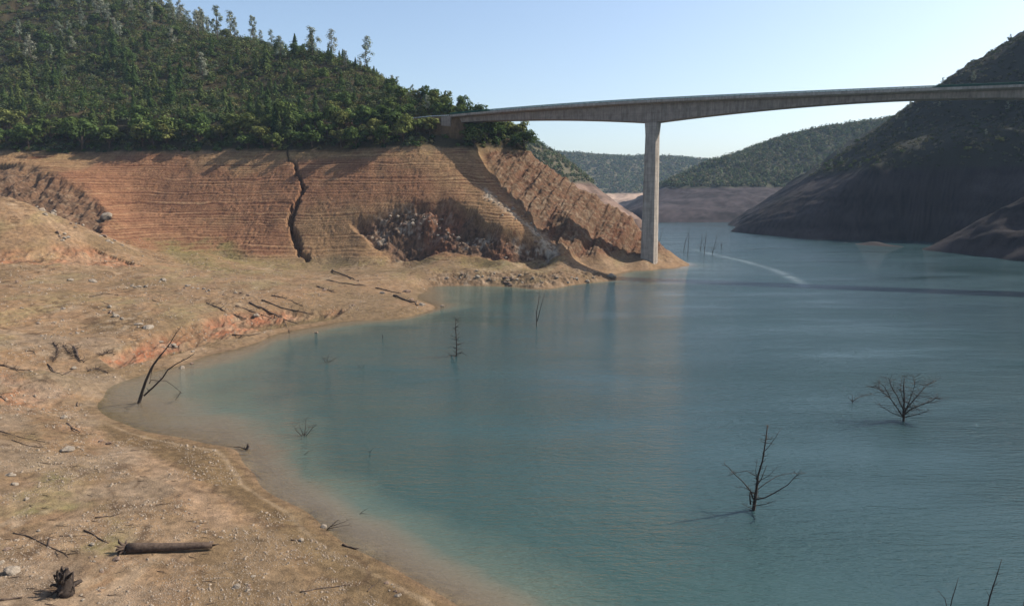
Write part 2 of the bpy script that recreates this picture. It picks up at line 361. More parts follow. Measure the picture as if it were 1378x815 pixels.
# ------------------------------------------------------------------ materials
class NT:
    def __init__(s, name):
        s.m = bpy.data.materials.new(name); s.m.use_nodes = True; s.t = s.m.node_tree; s.t.nodes.clear()
        s.out = s.n('ShaderNodeOutputMaterial')
    def n(s, typ, **kw):
        nd = s.t.nodes.new(typ)
        for k, v in kw.items(): setattr(nd, k, v)
        return nd
    def l(s, a, b): s.t.links.new(a, b)
    def coord(s): return s.n('ShaderNodeTexCoord').outputs['Object']
    def noise(s, vec, scale, detail=4, rough=.55, mapping=None):
        if mapping:
            mp = s.n('ShaderNodeMapping'); mp.inputs['Scale'].default_value = mapping[0]; mp.inputs['Rotation'].default_value = mapping[1]; s.l(vec, mp.inputs[0]); vec = mp.outputs[0]
        t = s.n('ShaderNodeTexNoise'); t.inputs['Scale'].default_value = scale; t.inputs['Detail'].default_value = detail; t.inputs['Roughness'].default_value = rough
        s.l(vec, t.inputs['Vector']); return t.outputs['Fac']
    def ramp(s, fac, stops):
        r = s.n('ShaderNodeValToRGB'); e = r.color_ramp.elements
        while len(e) < len(stops): e.new(.5)
        for i, (p, c) in enumerate(stops): e[i].position = p; e[i].color = (*c, 1) if len(c) == 3 else c
        s.l(fac, r.inputs[0]); return r.outputs[0]
    def mixc(s, fac, a, b, mode='MIX'):
        m = s.n('ShaderNodeMix', data_type='RGBA', blend_type=mode)
        for sock, val in ((m.inputs[0], fac), (m.inputs[6], a), (m.inputs[7], b)):
            if isinstance(val, (int, float)): sock.default_value = val
            elif isinstance(val, tuple): sock.default_value = (*val, 1)
            else: s.l(val, sock)
        return m.outputs[2]
    def bump(s, h, strength, dist, normal=None):
        b = s.n('ShaderNodeBump'); b.inputs['Strength'].default_value = strength; b.inputs['Distance'].default_value = dist
        s.l(h, b.inputs['Height'])
        if normal is not None: s.l(normal, b.inputs['Normal'])
        return b.outputs[0]
    def math(s, op, a, b=0.0):
        m = s.n('ShaderNodeMath', operation=op)
        for i, val in enumerate((a, b)):
            if isinstance(val, (int, float)): m.inputs[i].default_value = val
            else: s.l(val, m.inputs[i])
        return m.outputs[0]
    def princ(s, base, rough=.9, spec=.2, bump=None):
        p = s.n('ShaderNodeBsdfPrincipled'); p.inputs['Roughness'].default_value = rough; p.inputs['Specular IOR Level'].default_value = spec
        if isinstance(base, tuple): p.inputs['Base Color'].default_value = (*base, 1)
        else: s.l(base, p.inputs['Base Color'])
        if bump is not None: s.l(bump, p.inputs['Normal'])
        s.l(p.outputs[0], s.out.inputs[0]); return p

def m_ground(name, fine=True):
    t = NT(name); a = t.n('ShaderNodeAttribute', attribute_name='Col'); c = t.coord()
    n1 = t.noise(c, 1.1, 6, .65); n2 = t.noise(c, 6.0, 5, .7)
    f = t.ramp(n1, [(.30, (.74, .74, .75)), (.68, (1.22, 1.2, 1.16))])
    g = t.ramp(n2, [(.34, (.72, .71, .70)), (.52, (1, 1, 1)), (.70, (1.25, 1.23, 1.2))])
    col = t.mixc(1.0, a.outputs['Color'], f, 'MULTIPLY')
    col = t.mixc(.8 if fine else .4, col, g, 'MULTIPLY')
    b = t.bump(n1, .6, .5); b = t.bump(n2, .8, .12, b)
    t.princ(col, .95, .1, b); return t.m
M_GROUND = m_ground('soil')
M_HILL = m_ground('hill_soil', False)

def m_leaf(name, cols, var=.35):
    t = NT(name); oi = t.n('ShaderNodeObjectInfo'); c = t.coord()
    r = t.ramp(oi.outputs['Random'], [(0, cols[0]), (.5, cols[1]), (1, cols[2])])
    a = t.n('ShaderNodeAttribute', attribute_name='Col')
    col = t.mixc(1.0, r, a.outputs['Color'], 'MULTIPLY')
    d = t.n('ShaderNodeBsdfDiffuse'); tr = t.n('ShaderNodeBsdfTranslucent'); mx = t.n('ShaderNodeMixShader'); mx.inputs[0].default_value = .22
    t.l(col, d.inputs[0]); t.l(col, tr.inputs[0]); t.l(d.outputs[0], mx.inputs[1]); t.l(tr.outputs[0], mx.inputs[2]); t.l(mx.outputs[0], t.out.inputs[0])
    return t.m
M_OAK = m_leaf('oak_leaves', [(.055, .085, .028), (.08, .112, .033), (.13, .135, .045)])
M_CON = m_leaf('conifer_needles', [(.042, .070, .025), (.06, .09, .03), (.09, .11, .038)])
M_GRAYPINE = m_leaf('gray_pine_needles', [(.17, .20, .14), (.21, .23, .165), (.25, .25, .18)])
M_STUFF = m_leaf('brush_leaves', [(1, 1, 1), (1, 1, 1), (1, 1, 1)])
def m_simple(name, c1, c2, scale, rough=.9, bump=.3, dist=.05, spec=.2, mapping=None):
    t = NT(name); c = t.coord(); n = t.noise(c, scale, 5, .6, mapping)
    t.princ(t.ramp(n, [(.3, c1), (.7, c2)]), rough, spec, t.bump(n, bump, dist)); return t.m
M_BARK = m_simple('bark', (.05, .035, .025), (.11, .08, .06), 4, mapping=((1, 1, .2), (0, 0, 0)))
M_DEAD = m_simple('dead_wood', (.022, .016, .013), (.06, .045, .036), 6, mapping=((1, 1, .3), (0, 0, 0)))
M_DRIFT = m_simple('driftwood', (.04, .027, .02), (.11, .078, .058), 5)
M_ROCK = m_simple('rock', (.15, .12, .09), (.31, .26, .205), 2.2, dist=.15, bump=.6)
M_ROCKDARK = m_simple('dark_rock', (.10, .07, .055), (.26, .18, .13), 2.2, dist=.15, bump=.6)

# =================================================================== MAIN TERRAIN
def radii():
    r = [14.0]
    while r[-1] < 790:
        x = r[-1]
        if x < 40: s = 1.2
        elif x < 230: s = .13 + (x - 40) * .0014
        elif x < 390: s = .36
        else: s = .36 + (x - 390) * .02
        r.append(x + s)
    return np.array(r)
R = radii()
az = np.concatenate([np.linspace(-62, -39.5, 50, endpoint=False), np.linspace(-39.5, 18.5, 1000, endpoint=False), np.linspace(18.5, 30, 14)])
TH = np.radians(az)
gx = (R[:, None] * np.sin(TH)[None]); gy = (R[:, None] * np.cos(TH)[None])
zt = np.empty(gx.shape); ct = np.empty(gx.shape + (3,))
for i0 in range(0, len(R), 100):
    zz, cc = terrain(gx[i0:i0 + 100], gy[i0:i0 + 100], True); zt[i0:i0 + 100] = zz; ct[i0:i0 + 100] = cc
zt = np.maximum(zt, -16)
me = mesh_np('hillside', np.stack([gx, gy, zt], -1).reshape(-1, 3), grid_faces(len(R), len(az)), [M_GROUND], True, ct.reshape(-1, 3))
o = link('hillside', me); tag(o, 'terraced tan and red lakeshore below a wooded hill', 'terrain', kind='structure')

def ground_z(x, y): return float(terrain(np.array([x]), np.array([y]))[0])
# intersect many sight lines with the ground
def hit(uv):
    uv = np.array(uv, float); D = np.stack([ray(a, b) for a, b in uv])
    Ys = np.concatenate([np.arange(40, 240, .8), np.arange(240, 620, 1.2)])
    t = Ys[None] / D[:, 1:2]
    X = D[:, 0:1] * t; Y = D[:, 1:2] * t; Z = HCAM + D[:, 2:3] * t
    G = np.maximum(terrain(X, Y), 0.0); below = Z < G
    idx = np.argmax(below, 1); out = []
    for k in range(len(uv)):
        i = idx[k]
        if i == 0: out.append(None); continue
        lo, hi = i - 1, i
        a = Z[k, lo] - G[k, lo]; b = G[k, hi] - Z[k, hi]; f = a / (a + b + 1e-9)
        x = X[k, lo] + f * (X[k, hi] - X[k, lo]); y = Y[k, lo] + f * (Y[k, hi] - Y[k, lo])
        out.append((x, y, G[k, lo] + f * (G[k, hi] - G[k, lo])))
    return out

# =================================================================== OTHER HILLS
def hill_mesh(name, surf, x0, x1, y0, y1, step, ring_top, tint_bare, tint_soil, seed, label, rough=2.0, terr=.6):
    xs = np.arange(x0, x1 + step, step); ys = np.arange(y0, y1 + step, step)
    X, Y = np.meshgrid(xs, ys); z = surf(X, Y)
    z = z + rough * fbm(X / 30, Y / 30, 5, seed) * sstep(2, 16, z) * (.7 + .3 * sstep(ring_top, ring_top + 10, z))
    z = z + .9 * fbm(X / 7, Y / 7, 4, seed + 3) * sstep(.5, 5, z) + 1.6 * sstep(.1, .6, fbm((X + Y * .4) / 9, z / 40, 3, seed + 4)) * sstep(0, 8, z)
    q = z / 2.2 + .2 * fbm(X / 20, Y / 20, 2, seed + 5); fr = q - np.floor(q)
    inring = (1 - sstep(ring_top - 1, ring_top + 1, z)) * sstep(.5, 2, z)
    z = z + inring * (sstep(0, 1, fr) - fr) * 2.2 * terr
    z = np.maximum(z, -16)
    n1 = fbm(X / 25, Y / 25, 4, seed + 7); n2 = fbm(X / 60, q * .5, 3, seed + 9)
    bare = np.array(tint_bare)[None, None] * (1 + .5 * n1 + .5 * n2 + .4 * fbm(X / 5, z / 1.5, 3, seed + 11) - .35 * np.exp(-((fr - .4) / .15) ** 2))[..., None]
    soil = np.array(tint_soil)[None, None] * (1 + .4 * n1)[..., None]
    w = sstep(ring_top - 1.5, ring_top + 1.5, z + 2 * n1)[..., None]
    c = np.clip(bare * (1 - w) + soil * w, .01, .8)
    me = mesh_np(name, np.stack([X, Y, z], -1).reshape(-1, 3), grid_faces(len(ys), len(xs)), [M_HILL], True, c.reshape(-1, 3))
    o = link(name, me); tag(o, label, 'hill', kind='structure')
    def zf(x, y):
        fx = np.clip((x - x0) / step, 0, len(xs) - 1.001); fy = np.clip((y - y0) / step, 0, len(ys) - 1.001)
        ix = fx.astype(int); iy = fy.astype(int); a = fx - ix; b = fy - iy
        return (z[iy, ix] * (1 - a) + z[iy, ix + 1] * a) * (1 - b) + (z[iy + 1, ix] * (1 - a) + z[iy + 1, ix + 1] * a) * b
    return zf

rp = [W(u, v, 0) for u, v in [(985,312),(1015,315),(1050,318),(1100,323),(1140,326),(1185,329)]]
rp += [P(*a) for a in [(1060,264,652),(1100,240,655),(1150,207,650),(1200,168,640),(1250,133,620),(1300,103,600),(1378,84,575),(1500,50,540),
  (1183,229,545),(1130,238,600),(1260,229,520),(1378,229,482),(1500,225,430),(1240,180,580),(1300,160,560),(1378,150,530),
  (1378,330,440),(1310,297,410),(1345,281,404),(1378,264,398),(1450,235,385),(1340,310,380),(1378,300,372)]]
rp += [W(1245,334,0), W(1300,342,0), W(1340,347,0), W(1378,352,0), W(1420,362,0), W(1500,385,0),
  W(1215,331.5,0), W(1212,335,-6), W(1160,330.5,-3.5), W(1176,331.5,-4), W(1130,328.5,-3), W(1232,337,-7), W(1195,333,-4), W(1000,340,-16), W(1200,360,-16), W(1378,400,-16), W(1500,450,-16), W(950,320,-16), W(1260,345,-8)]
rp += [(345,242,70),(300,262,38),(270,262,2),(285,230,6),(380,250,95),(330,180,30),(300,180,-10),(450,300,150),(600,500,250),(600,250,220),(430,560,180),(330,700,80),(260,760,10),(200,720,-16),(500,800,160),(420,150,60)]
right_z = hill_mesh('right_hill', Surface(rp, 6, .05), 150, 640, 120, 860, 1.7, 52.5, (.036, .029, .028), (.030, .030, .021), 201, 'dark shaded hillside with a bare reddish lower slope', 4.5)  # bare and soil tints set darker than real soil, carrying the hill's shade

mp = [(118, 745, -4), (140, 770, -9), (165, 840, -12), (190, 920, -14)] + [P(*a) for a in [(845,303,745),(832,280,850),(808,256,950),(785,234,960),(760,216,960),(730,195,950),(700,179,940),(660,166,930),(600,155,920),(500,140,900)]]
mp += [P(*a) for a in [(800,300,760),(740,295,745),(690,292,745),(760,250,840),(700,230,830),(600,200,800)]]
mp += [(60, 700, 0), (0, 690, 0), (-100, 690, 10), (60, 640, -16), (150, 700, -16), (170, 760, -12), (190, 850, -14), (210, 950, -16), (220, 1080, -16), (140, 1100, 20), (60, 1150, 60), (-100, 1150, 120)]
mid_z = hill_mesh('middle_hill', Surface(mp, 10, .05), -160, 260, 640, 1180, 3.2, 50, (.15, .10, .075), (.08, .07, .045), 301, 'reddish lake spur wooded on top behind the concrete pier', 3.0)

ap = [W(u, 299, 0) for u in (860, 900, 950, 1000, 1060, 1120)]
ap += [P(*a) for a in [(845,283,1060),(880,258,1180),(900,246,1230),(960,217,1290),(1000,208,1310),(1060,186,1330),(1100,176,1340),(1150,167,1350),(1200,160,1350),(1260,150,1350),(1400,120,1330),
   (900,262,1150),(960,252,1140),(1040,251,1140),(1120,251,1130),(980,262,1080),(1200,240,1150)]]
ap += [(170, 960, -16), (300, 940, -16), (420, 950, -16), (550, 930, -10), (150, 1200, -12), (180, 1400, -10), (250, 1500, 20), (500, 1600, 100), (800, 1500, 150), (900, 1200, 160), (700, 1000, 60)]
far_z = hill_mesh('far_hill', Surface(ap, 12, .05), 120, 960, 900, 1620, 5, 50, (.042, .034, .036), (.06, .06, .038), 401, 'wooded far hill with a bare band above the waterline', 4.0)

bp = [P(*a) for a in [(400,200,2600),(600,205,2550),(700,203,2500),(775,209,2450),(820,213,2450),(860,214,2450),(905,213,2450),(955,218,2450),(1010,226,2450),(1100,225,2500),(1300,215,2500),
   (780,262,2050),(830,263,2050),(870,262,2050),(930,262,2050),(1000,262,2050),(700,262,2050),(780,240,2200),(860,242,2200),(950,242,2200)]]
bp += [(u, 1900, 0) for u in (-600, -200, 100, 200, 300, 400, 600, 900, 1300)] + [(u, 1750, -16) for u in (-600, 0, 200, 400, 800, 1300)] + [(-600, 2500, 190), (1500, 2500, 170), (0, 3000, 150), (800, 3000, 150)]
back_z = hill_mesh('distant_hill', Surface(bp, 20, .05), -700, 1600, 1750, 2950, 9, 50, (.36, .25, .18), (.11, .10, .06), 501, 'low distant wooded ridge fading into blue haze', 5.0)

# lake bed sheet and water
g = Geo(); g.add([(-5200, -1200, -17), (5200, -1200, -17), (5200, 5200, -17), (-5200, 5200, -17)], [(0, 1, 2, 3)])
t = NT('lake_mud'); t.princ((.12, .10, .07)); o = g.build('lake_bed', t.m); tag(o, kind='structure')

wr = np.concatenate([np.linspace(10, 60, 40, endpoint=False), np.linspace(60, 380, 420, endpoint=False), np.linspace(380, 760, 60, endpoint=False), np.geomspace(760, 5100, 30)])
waz = np.concatenate([np.linspace(-62, -40, 20, endpoint=False), np.linspace(-40, 30, 420, endpoint=False), np.linspace(30, 298, 80)])
wth = np.radians(waz); wx = wr[:, None] * np.sin(wth)[None]; wy = wr[:, None] * np.cos(wth)[None]
dep = np.full(wx.shape, 20.0)
inm = (wr[:, None] < 780) & (waz[None] < 30.01) & (waz[None] > -62.1)
dep[inm] = -base_main(wx[inm], wy[inm]) - .08 * fbm(wx[inm] / 3, wy[inm] / 3, 4, 31)
WAKE = [W(*a)[:2] for a in [(935,336),(958,342),(1000,351),(1045,364),(1072,377),(1085,386)]]
wk = np.zeros(wx.shape); nearw = (wy > 150) & (wy < 450) & (wx > 20) & (wx < 200)
wk[nearw] = np.exp(-(line_dist(wx[nearw], wy[nearw], WAKE) / 2.2) ** 2) * (.7 + .5 * fbm(wx[nearw] / 6, wy[nearw] / 6, 2, 999))
me = mesh_np('lake_water', np.stack([wx, wy, np.zeros_like(wx)], -1).reshape(-1, 3), grid_faces(len(wr), len(waz)), None, True, None, {'depth': np.clip(dep, 0, 30).ravel(), 'wake': np.clip(wk, 0, 1).ravel()})
t = NT('lake_water'); c = t.coord()
ad = t.n('ShaderNodeAttribute', attribute_name='depth').outputs['Fac']
wob = t.noise(c, .12, 4, .6)
dd = t.math('ADD', ad, t.math('MULTIPLY', t.math('SUBTRACT', wob, .5), t.math('MINIMUM', ad, 2.5)))
bodyc = t.ramp(t.math('DIVIDE', dd, 10.0), [(0, (.24, .185, .125)), (.07, (.17, .145, .10)), (.15, (.085, .112, .088)), (.35, (.034, .068, .063)), (1.0, (.031, .063, .067))])
bodyc = t.mixc(t.math('MULTIPLY', t.n('ShaderNodeAttribute', attribute_name='wake').outputs['Fac'], .45), bodyc, (.30, .36, .38))
big = t.noise(c, .02, 3, .5)
bodyc = t.mixc(1.0, bodyc, t.ramp(big, [(.3, (.88, .9, .92)), (.7, (1.12, 1.1, 1.08))]), 'MULTIPLY')
alpha = t.math('SUBTRACT', 1.0, t.math('POWER', 2.718, t.math('MULTIPLY', dd, -2.2)))
# wind ripples
r1 = t.noise(c, 1.0, 3, .55, ((.45, 1.7, 1), (0, 0, math.radians(-14))))
r2 = t.noise(c, 1.0, 3, .6, ((1.6, 4.6, 1), (0, 0, math.radians(10))))
r3 = t.noise(c, 1.0, 2, .5, ((.06, .30, 1), (0, 0, math.radians(-8))))
patch = t.ramp(t.noise(c, .035, 3, .5, ((.5, 1.4, 1), (0, 0, 0))), [(.32, (.30,) * 3), (.62, (1.15,) * 3)])
hh = t.math('ADD', t.math('MULTIPLY', r1, .30), t.math('ADD', t.math('MULTIPLY', r2, .15), t.math('MULTIPLY', r3, .34)))
hh = t.math('MULTIPLY', hh, patch)
calm = t.math('MINIMUM', 1.0, t.math('ADD', .25, t.math('MULTIPLY', ad, .5)))
hh = t.math('MULTIPLY', hh, calm)
bmp = t.bump(hh, .8, 1.0)
dif = t.n('ShaderNodeBsdfDiffuse'); t.l(bodyc, dif.inputs[0]); t.l(t.bump(hh, .8, 1.0), dif.inputs['Normal'])
trn = t.n('ShaderNodeBsdfTransparent'); trn.inputs[0].default_value = (.86, .9, .86, 1)
mb = t.n('ShaderNodeMixShader'); t.l(alpha, mb.inputs[0]); t.l(trn.outputs[0], mb.inputs[1]); t.l(dif.outputs[0], mb.inputs[2])
gl = t.n('ShaderNodeBsdfGlossy'); gl.inputs['Roughness'].default_value = .03; t.l(bmp, gl.inputs['Normal'])
fr = t.n('ShaderNodeFresnel'); fr.inputs[0].default_value = 1.33; t.l(bmp, fr.inputs['Normal'])
mg = t.n('ShaderNodeMixShader'); bf = t.n('ShaderNodeNewGeometry').outputs['Backfacing']; t.l(t.math('MULTIPLY', fr.outputs[0], t.math('SUBTRACT', 1.0, bf)), mg.inputs[0]); t.l(mb.outputs[0], mg.inputs[1]); t.l(gl.outputs[0], mg.inputs[2]); t.l(mg.outputs[0], t.out.inputs[0])
me.materials.append(t.m); o = link('lake_water', me); tag(o, kind='structure')

# =================================================================== BRIDGE
def m_concrete(name, c1, c2):
    t = NT(name); c = t.coord()
    n = t.noise(c, .5, 5, .6); st = t.noise(c, 1.2, 4, .6, ((1.2, 1.2, .08), (0, 0, 0)))
    col = t.ramp(n, [(.3, c1), (.7, c2)]); col = t.mixc(.75, col, t.ramp(st, [(.35, (.62, .60, .58)), (.6, (1.08, 1.06, 1.04))]), 'MULTIPLY')
    wv = t.n('ShaderNodeTexWave', bands_direction='Z'); wv.inputs['Scale'].default_value = .11; wv.inputs['Distortion'].default_value = .1; t.l(c, wv.inputs[0])
    col = t.mixc(.6, col, t.ramp(wv.outputs['Fac'], [(0, (.80, .79, .78)), (.06, (1, 1, 1))]), 'MULTIPLY')
    t.princ(col, .85, .2, t.bump(n, .2, .05)); return t.m
M_CONC = m_concrete('concrete', (.25, .215, .185), (.35, .31, .265))
M_GIRD = m_concrete('weathered_concrete', (.19, .155, .13), (.28, .24, .205))
M_RAIL = m_simple('green_railing_paint', (.008, .055, .042), (.014, .08, .06), 3, .5)
M_ASPH = m_simple('asphalt', (.045, .045, .047), (.065, .065, .067), 4, .9)
bridge = empty('bridge', (BX, BY, 0)); tag(bridge, 'long concrete box girder bridge on tall piers with green railing', 'bridge')
def depth_at(t):
    if t < 0: k = abs(t) / 99.0
    elif t <= T2: k = min(abs(t), abs(T2 - t)) / 97.5
    else: k = (t - T2) / 99.0
    k = min(k, 1)
    return 2.9 + 5.5 * (1 - k) ** 1.75
ts = np.concatenate([np.linspace(T0, T1, 34), np.linspace(T1, T2, 66)[1:], np.linspace(T2, T3, 34)[1:]])
HW = 6.1
def sweep(section):   # section(t) -> list of (s, z); world coordinates relative to bridge root
    rings = []
    for tt in ts:
        r = []
        for s, z in section(tt):
            x, y = deck_xy(tt, s); r.append((x - BX, y - BY, z))
        rings.append(r)
    n = len(rings[0]); vs = [p for r in rings for p in r]; fs = []
    for i in range(len(ts) - 1):
        for k in range(n): fs.append((i * n + k, (i + 1) * n + k, (i + 1) * n + (k + 1) % n, i * n + (k + 1) % n))
    fs += [tuple(range(n)), tuple((len(ts) - 1) * n + k for k in range(n))[::-1]]
    g = Geo(); g.add(vs, fs); return g
sweep(lambda t: [(-3.2, deck_z(t) - depth_at(t)), (3.2, deck_z(t) - depth_at(t)), (3.5, deck_z(t) - 1.0), (-3.5, deck_z(t) - 1.0)]).build('box_girder', M_GIRD, bridge)
sweep(lambda t: [(-3.2, deck_z(t) - .995), (3.2, deck_z(t) - .995), (HW, deck_z(t) - .42), (HW, deck_z(t) - .08), (-HW, deck_z(t) - .08), (-HW, deck_z(t) - .42)]).build('deck_slab', M_CONC, bridge)
sweep(lambda t: [(-5.5, deck_z(t) - .07), (5.5, deck_z(t) - .07), (5.5, deck_z(t)), (-5.5, deck_z(t))]).build('road_surface', M_ASPH, bridge)
for sd in (-1, 1):
    sweep(lambda t: sorted([(sd * (HW - .02), deck_z(t) - .07), (sd * (HW - .35), deck_z(t) - .07)]) + sorted([(sd * (HW - .05), deck_z(t) + .55), (sd * (HW - .32), deck_z(t) + .55)], reverse=True)).build('parapet', M_CONC, bridge)
    g = Geo()
    for i in range(len(ts) - 1):
        for hh_ in (.64, .82, 1.0, 1.18, 1.36):
            p = deck_xy(ts[i], sd * (HW - .18)); q = deck_xy(ts[i + 1], sd * (HW - .18))
            g.tube([(p[0] - BX, p[1] - BY, deck_z(ts[i]) + hh_), (q[0] - BX, q[1] - BY, deck_z(ts[i + 1]) + hh_)], [.08, .08], 4, False)
    tt = T0
    while tt < T3:
        p = deck_xy(tt, sd * (HW - .18)); g.box((p[0] - BX, p[1] - BY, deck_z(tt) + .9), (.14, .14, .74), ax_); tt += 2.4
    g.build('railing', M_RAIL, bridge)
def pier(t, zbot):
    g = Geo(); cx, cy = deck_xy(t); cx -= BX; cy -= BY; zt_ = deck_z(t) - depth_at(t) + .05
    rings = []; N = 12
    for i in range(N + 1):
        f = i / N; z = zbot + (zt_ - zbot) * f
        a = 3.35 - .75 * f          # half along the bridge
        b = 4.1 - .75 * f         # half across
        c = 1.15
        if f > .955: a *= 1 + (f - .955) * 4
        sec = [(-a, -b + .15), (-a + .15, -b), (a - .9, -b), (a, -b + 2.4), (a, b - 2.4), (a - .9, b), (-a + .15, b), (-a, b - .15)]
        rings.append([(cx + ax_[0] * p + nx_[0] * q, cy + ax_[1] * p + nx_[1] * q, z) for p, q in sec])
    n = 8; vs = [p for r in rings for p in r]; fs = []
    for i in range(N):
        for k in range(n): fs.append((i * n + k, i * n + (k + 1) % n, (i + 1) * n + (k + 1) % n, (i + 1) * n + k))
    fs += [tuple(range(n))[::-1], tuple(N * n + k for k in range(n))]
    g.add(vs, fs); g.build('pier', M_CONC, bridge)
pier(0, -2.0); pier(T2, -16.0)
for t_ in (T0, T3):
    g = Geo(); p = deck_xy(t_ - (2 if t_ < 0 else -2)); g.box((p[0] - BX, p[1] - BY, deck_z(t_) - 5.2), (5, 12.5, 10.2), ax_); g.build('abutment', M_GIRD, bridge)

# mountain road leading off the bridge
g = Geo(); pts = ROAD_XY; fine = []
for (x0, y0), (x1, y1) in zip(pts[:-1], pts[1:]):
    for k in range(10): fine.append((x0 + (x1 - x0) * k / 10, y0 + (y1 - y0) * k / 10))
vs = []; fs = []
for i, (x, y) in enumerate(fine):
    a = fine[max(i - 1, 0)]; b = fine[min(i + 1, len(fine) - 1)]; d = np.array([b[0] - a[0], b[1] - a[1]]); d /= np.linalg.norm(d); nn = np.array([-d[1], d[0]]) * 3.8
    vs += [(x - nn[0], y - nn[1], ROAD_Z + .09), (x + nn[0], y + nn[1], ROAD_Z + .09)]
    if i: fs.append((2 * i - 2, 2 * i, 2 * i + 1, 2 * i - 1))
g.add(vs, fs); o = g.build('road', M_ASPH); tag(o, kind='structure')
M_STEEL = m_simple('galvanised_steel', (.45, .46, .47), (.62, .63, .64), 3, .45)
gr = empty('guard_rail', (fine[3][0], fine[3][1], ROAD_Z)); tag(gr, 'pale steel guard rail along the road above the trees, beside the bridge end', 'guard rail')
g = Geo(); gp = Geo()
seg = []
for i in range(1, 34):
    x, y = fine[i]; a = fine[i - 1]; b = fine[i + 1]; d = np.array([b[0] - a[0], b[1] - a[1]]); d /= np.linalg.norm(d)
    nn = np.array([d[1], -d[0]]); nn = nn if nn[1] < 0 else -nn
    seg.append((x + nn[0] * 4.3 - fine[3][0], y + nn[1] * 4.3 - fine[3][1]))
for a, b in zip(seg[:-1], seg[1:]):
    d = np.array([b[0] - a[0], b[1] - a[1]]); L = np.linalg.norm(d); g.box(((a[0] + b[0]) / 2, (a[1] + b[1]) / 2, .62), (L, .07, .34), d)
g.build('rail', M_STEEL, gr)
for a in seg:
    gp = Geo(); gp.box((a[0], a[1], .36), (.18, .18, .8)); gp.build('post', M_DRIFT, gr)

# =================================================================== TREES
def quads(P_, N_, size, jitter=.5):
    n = len(P_); r = rng.normal(size=(n, 3)); nrm = N_ + jitter * r; nrm /= np.linalg.norm(nrm, axis=1, keepdims=True) + 1e-9
    h = rng.normal(size=(n, 3)); t1 = np.cross(nrm, h); t1 /= np.linalg.norm(t1, axis=1, keepdims=True) + 1e-9; t2 = np.cross(nrm, t1)
    s = (size * rng.uniform(.6, 1.35, n))[:, None]; e = rng.uniform(.55, 1, n)[:, None]
    V = np.stack([P_ - t1 * s - t2 * s * e * .4, P_ - t2 * s * e * .7 + t1 * s * .3, P_ + t1 * s + t2 * s * e * .3, P_ + t2 * s * e * .8 - t1 * s * .2], 1)
    return V
def leafmesh(name, P_, N_, size, mat, tint, jitter=.3):
    V = quads(P_, N_, size, jitter); n = len(P_)
    c = np.repeat(tint[:, None], 4, 1) if tint.ndim == 1 else np.repeat(tint, 4, 0)
    colv = np.repeat(c.reshape(-1, 1), 3, 1) if tint.ndim == 1 else c
    return mesh_np(name, V.reshape(-1, 3), np.arange(4 * n).reshape(n, 4), [mat], False, colv)
def sph(n):
    d = rng.normal(size=(n, 3)); return d / np.linalg.norm(d, axis=1, keepdims=True)
def oak_points(h, r, n=620, lobes=10):
    """rounded crown made of uneven boughs"""
    Pp, Nn, T = [], [], []
    for k in range(lobes):
        a = rng.uniform(0, 2 * PI); rr = r * math.sqrt(rng.uniform(0, .75)) * .9; cz = h * rng.uniform(.34, .80); cz = min(cz, h * (.92 - .35 * (rr / r) ** 2))
        lr = r * rng.uniform(.30, .52); c = np.array([rr * math.cos(a), rr * math.sin(a), cz]); tn = rng.uniform(.7, 1.3)
        m = n // lobes; d = sph(m); d[:, 2] = np.where(d[:, 2] < -.3, -d[:, 2], d[:, 2])
        rad = lr * (rng.uniform(.3, 1.05, m) ** .5)[:, None] * np.array([1, 1, .8]); Pp.append(c + d * rad); Nn.append(d + np.array([0, 0, .4])); T.append(tn * rng.uniform(.75, 1.3, m))
    return np.concatenate(Pp), np.concatenate(Nn), np.concatenate(T)
def con_points(h, r, n=620):
    f = rng.uniform(0, 1, n) ** .75; z = h * (.10 + .90 * (1 - f)); tier = (z / (h * .085)); tf = tier - np.floor(tier)
    rad = r * (f ** .9) * (1.08 - .45 * tf) * rng.uniform(.45, 1.05, n); a = rng.uniform(0, 2 * PI, n); rad *= (1 + .22 * np.sin(a * 3 + np.floor(tier) * 2.1)) * (1 + .3 * np.sin(np.floor(tier) * 7.3 + h * 11 + a)); z = z + .25 * rng.normal(size=n)
    Pn = np.stack([rad * np.cos(a), rad * np.sin(a), z], 1); N = np.stack([np.cos(a), np.sin(a), np.full(n, .9)], 1)
    return Pn, N, rng.uniform(.7, 1.35, n)
def gray_points(h, r, n=520):
    """open, wispy crown on a forked stem"""
    Pp, Nn, T = [], [], []; K = 20
    for k in range(K):
        f = .30 + .70 * (k + rng.uniform(0, 1)) / K; wid = r * (1 - .55 * abs(f - .55) / .45) * (1 if f < .8 else .75); a = rng.uniform(0, 2 * PI); rr = wid * rng.uniform(.25, .95)
        c = np.array([rr * math.cos(a), rr * math.sin(a), h * f]); m = n // K; d = sph(m); tn = rng.uniform(.75, 1.25)
        Pp.append(c + d * (rng.uniform(.2, 1, m) ** .6)[:, None] * np.array([.42, .42, .34]) * r * rng.uniform(.7, 1.1)); Nn.append(d + np.array([0, 0, .5])); T.append(tn * rng.uniform(.8, 1.25, m))
    return np.concatenate(Pp), np.concatenate(Nn), np.concatenate(T)
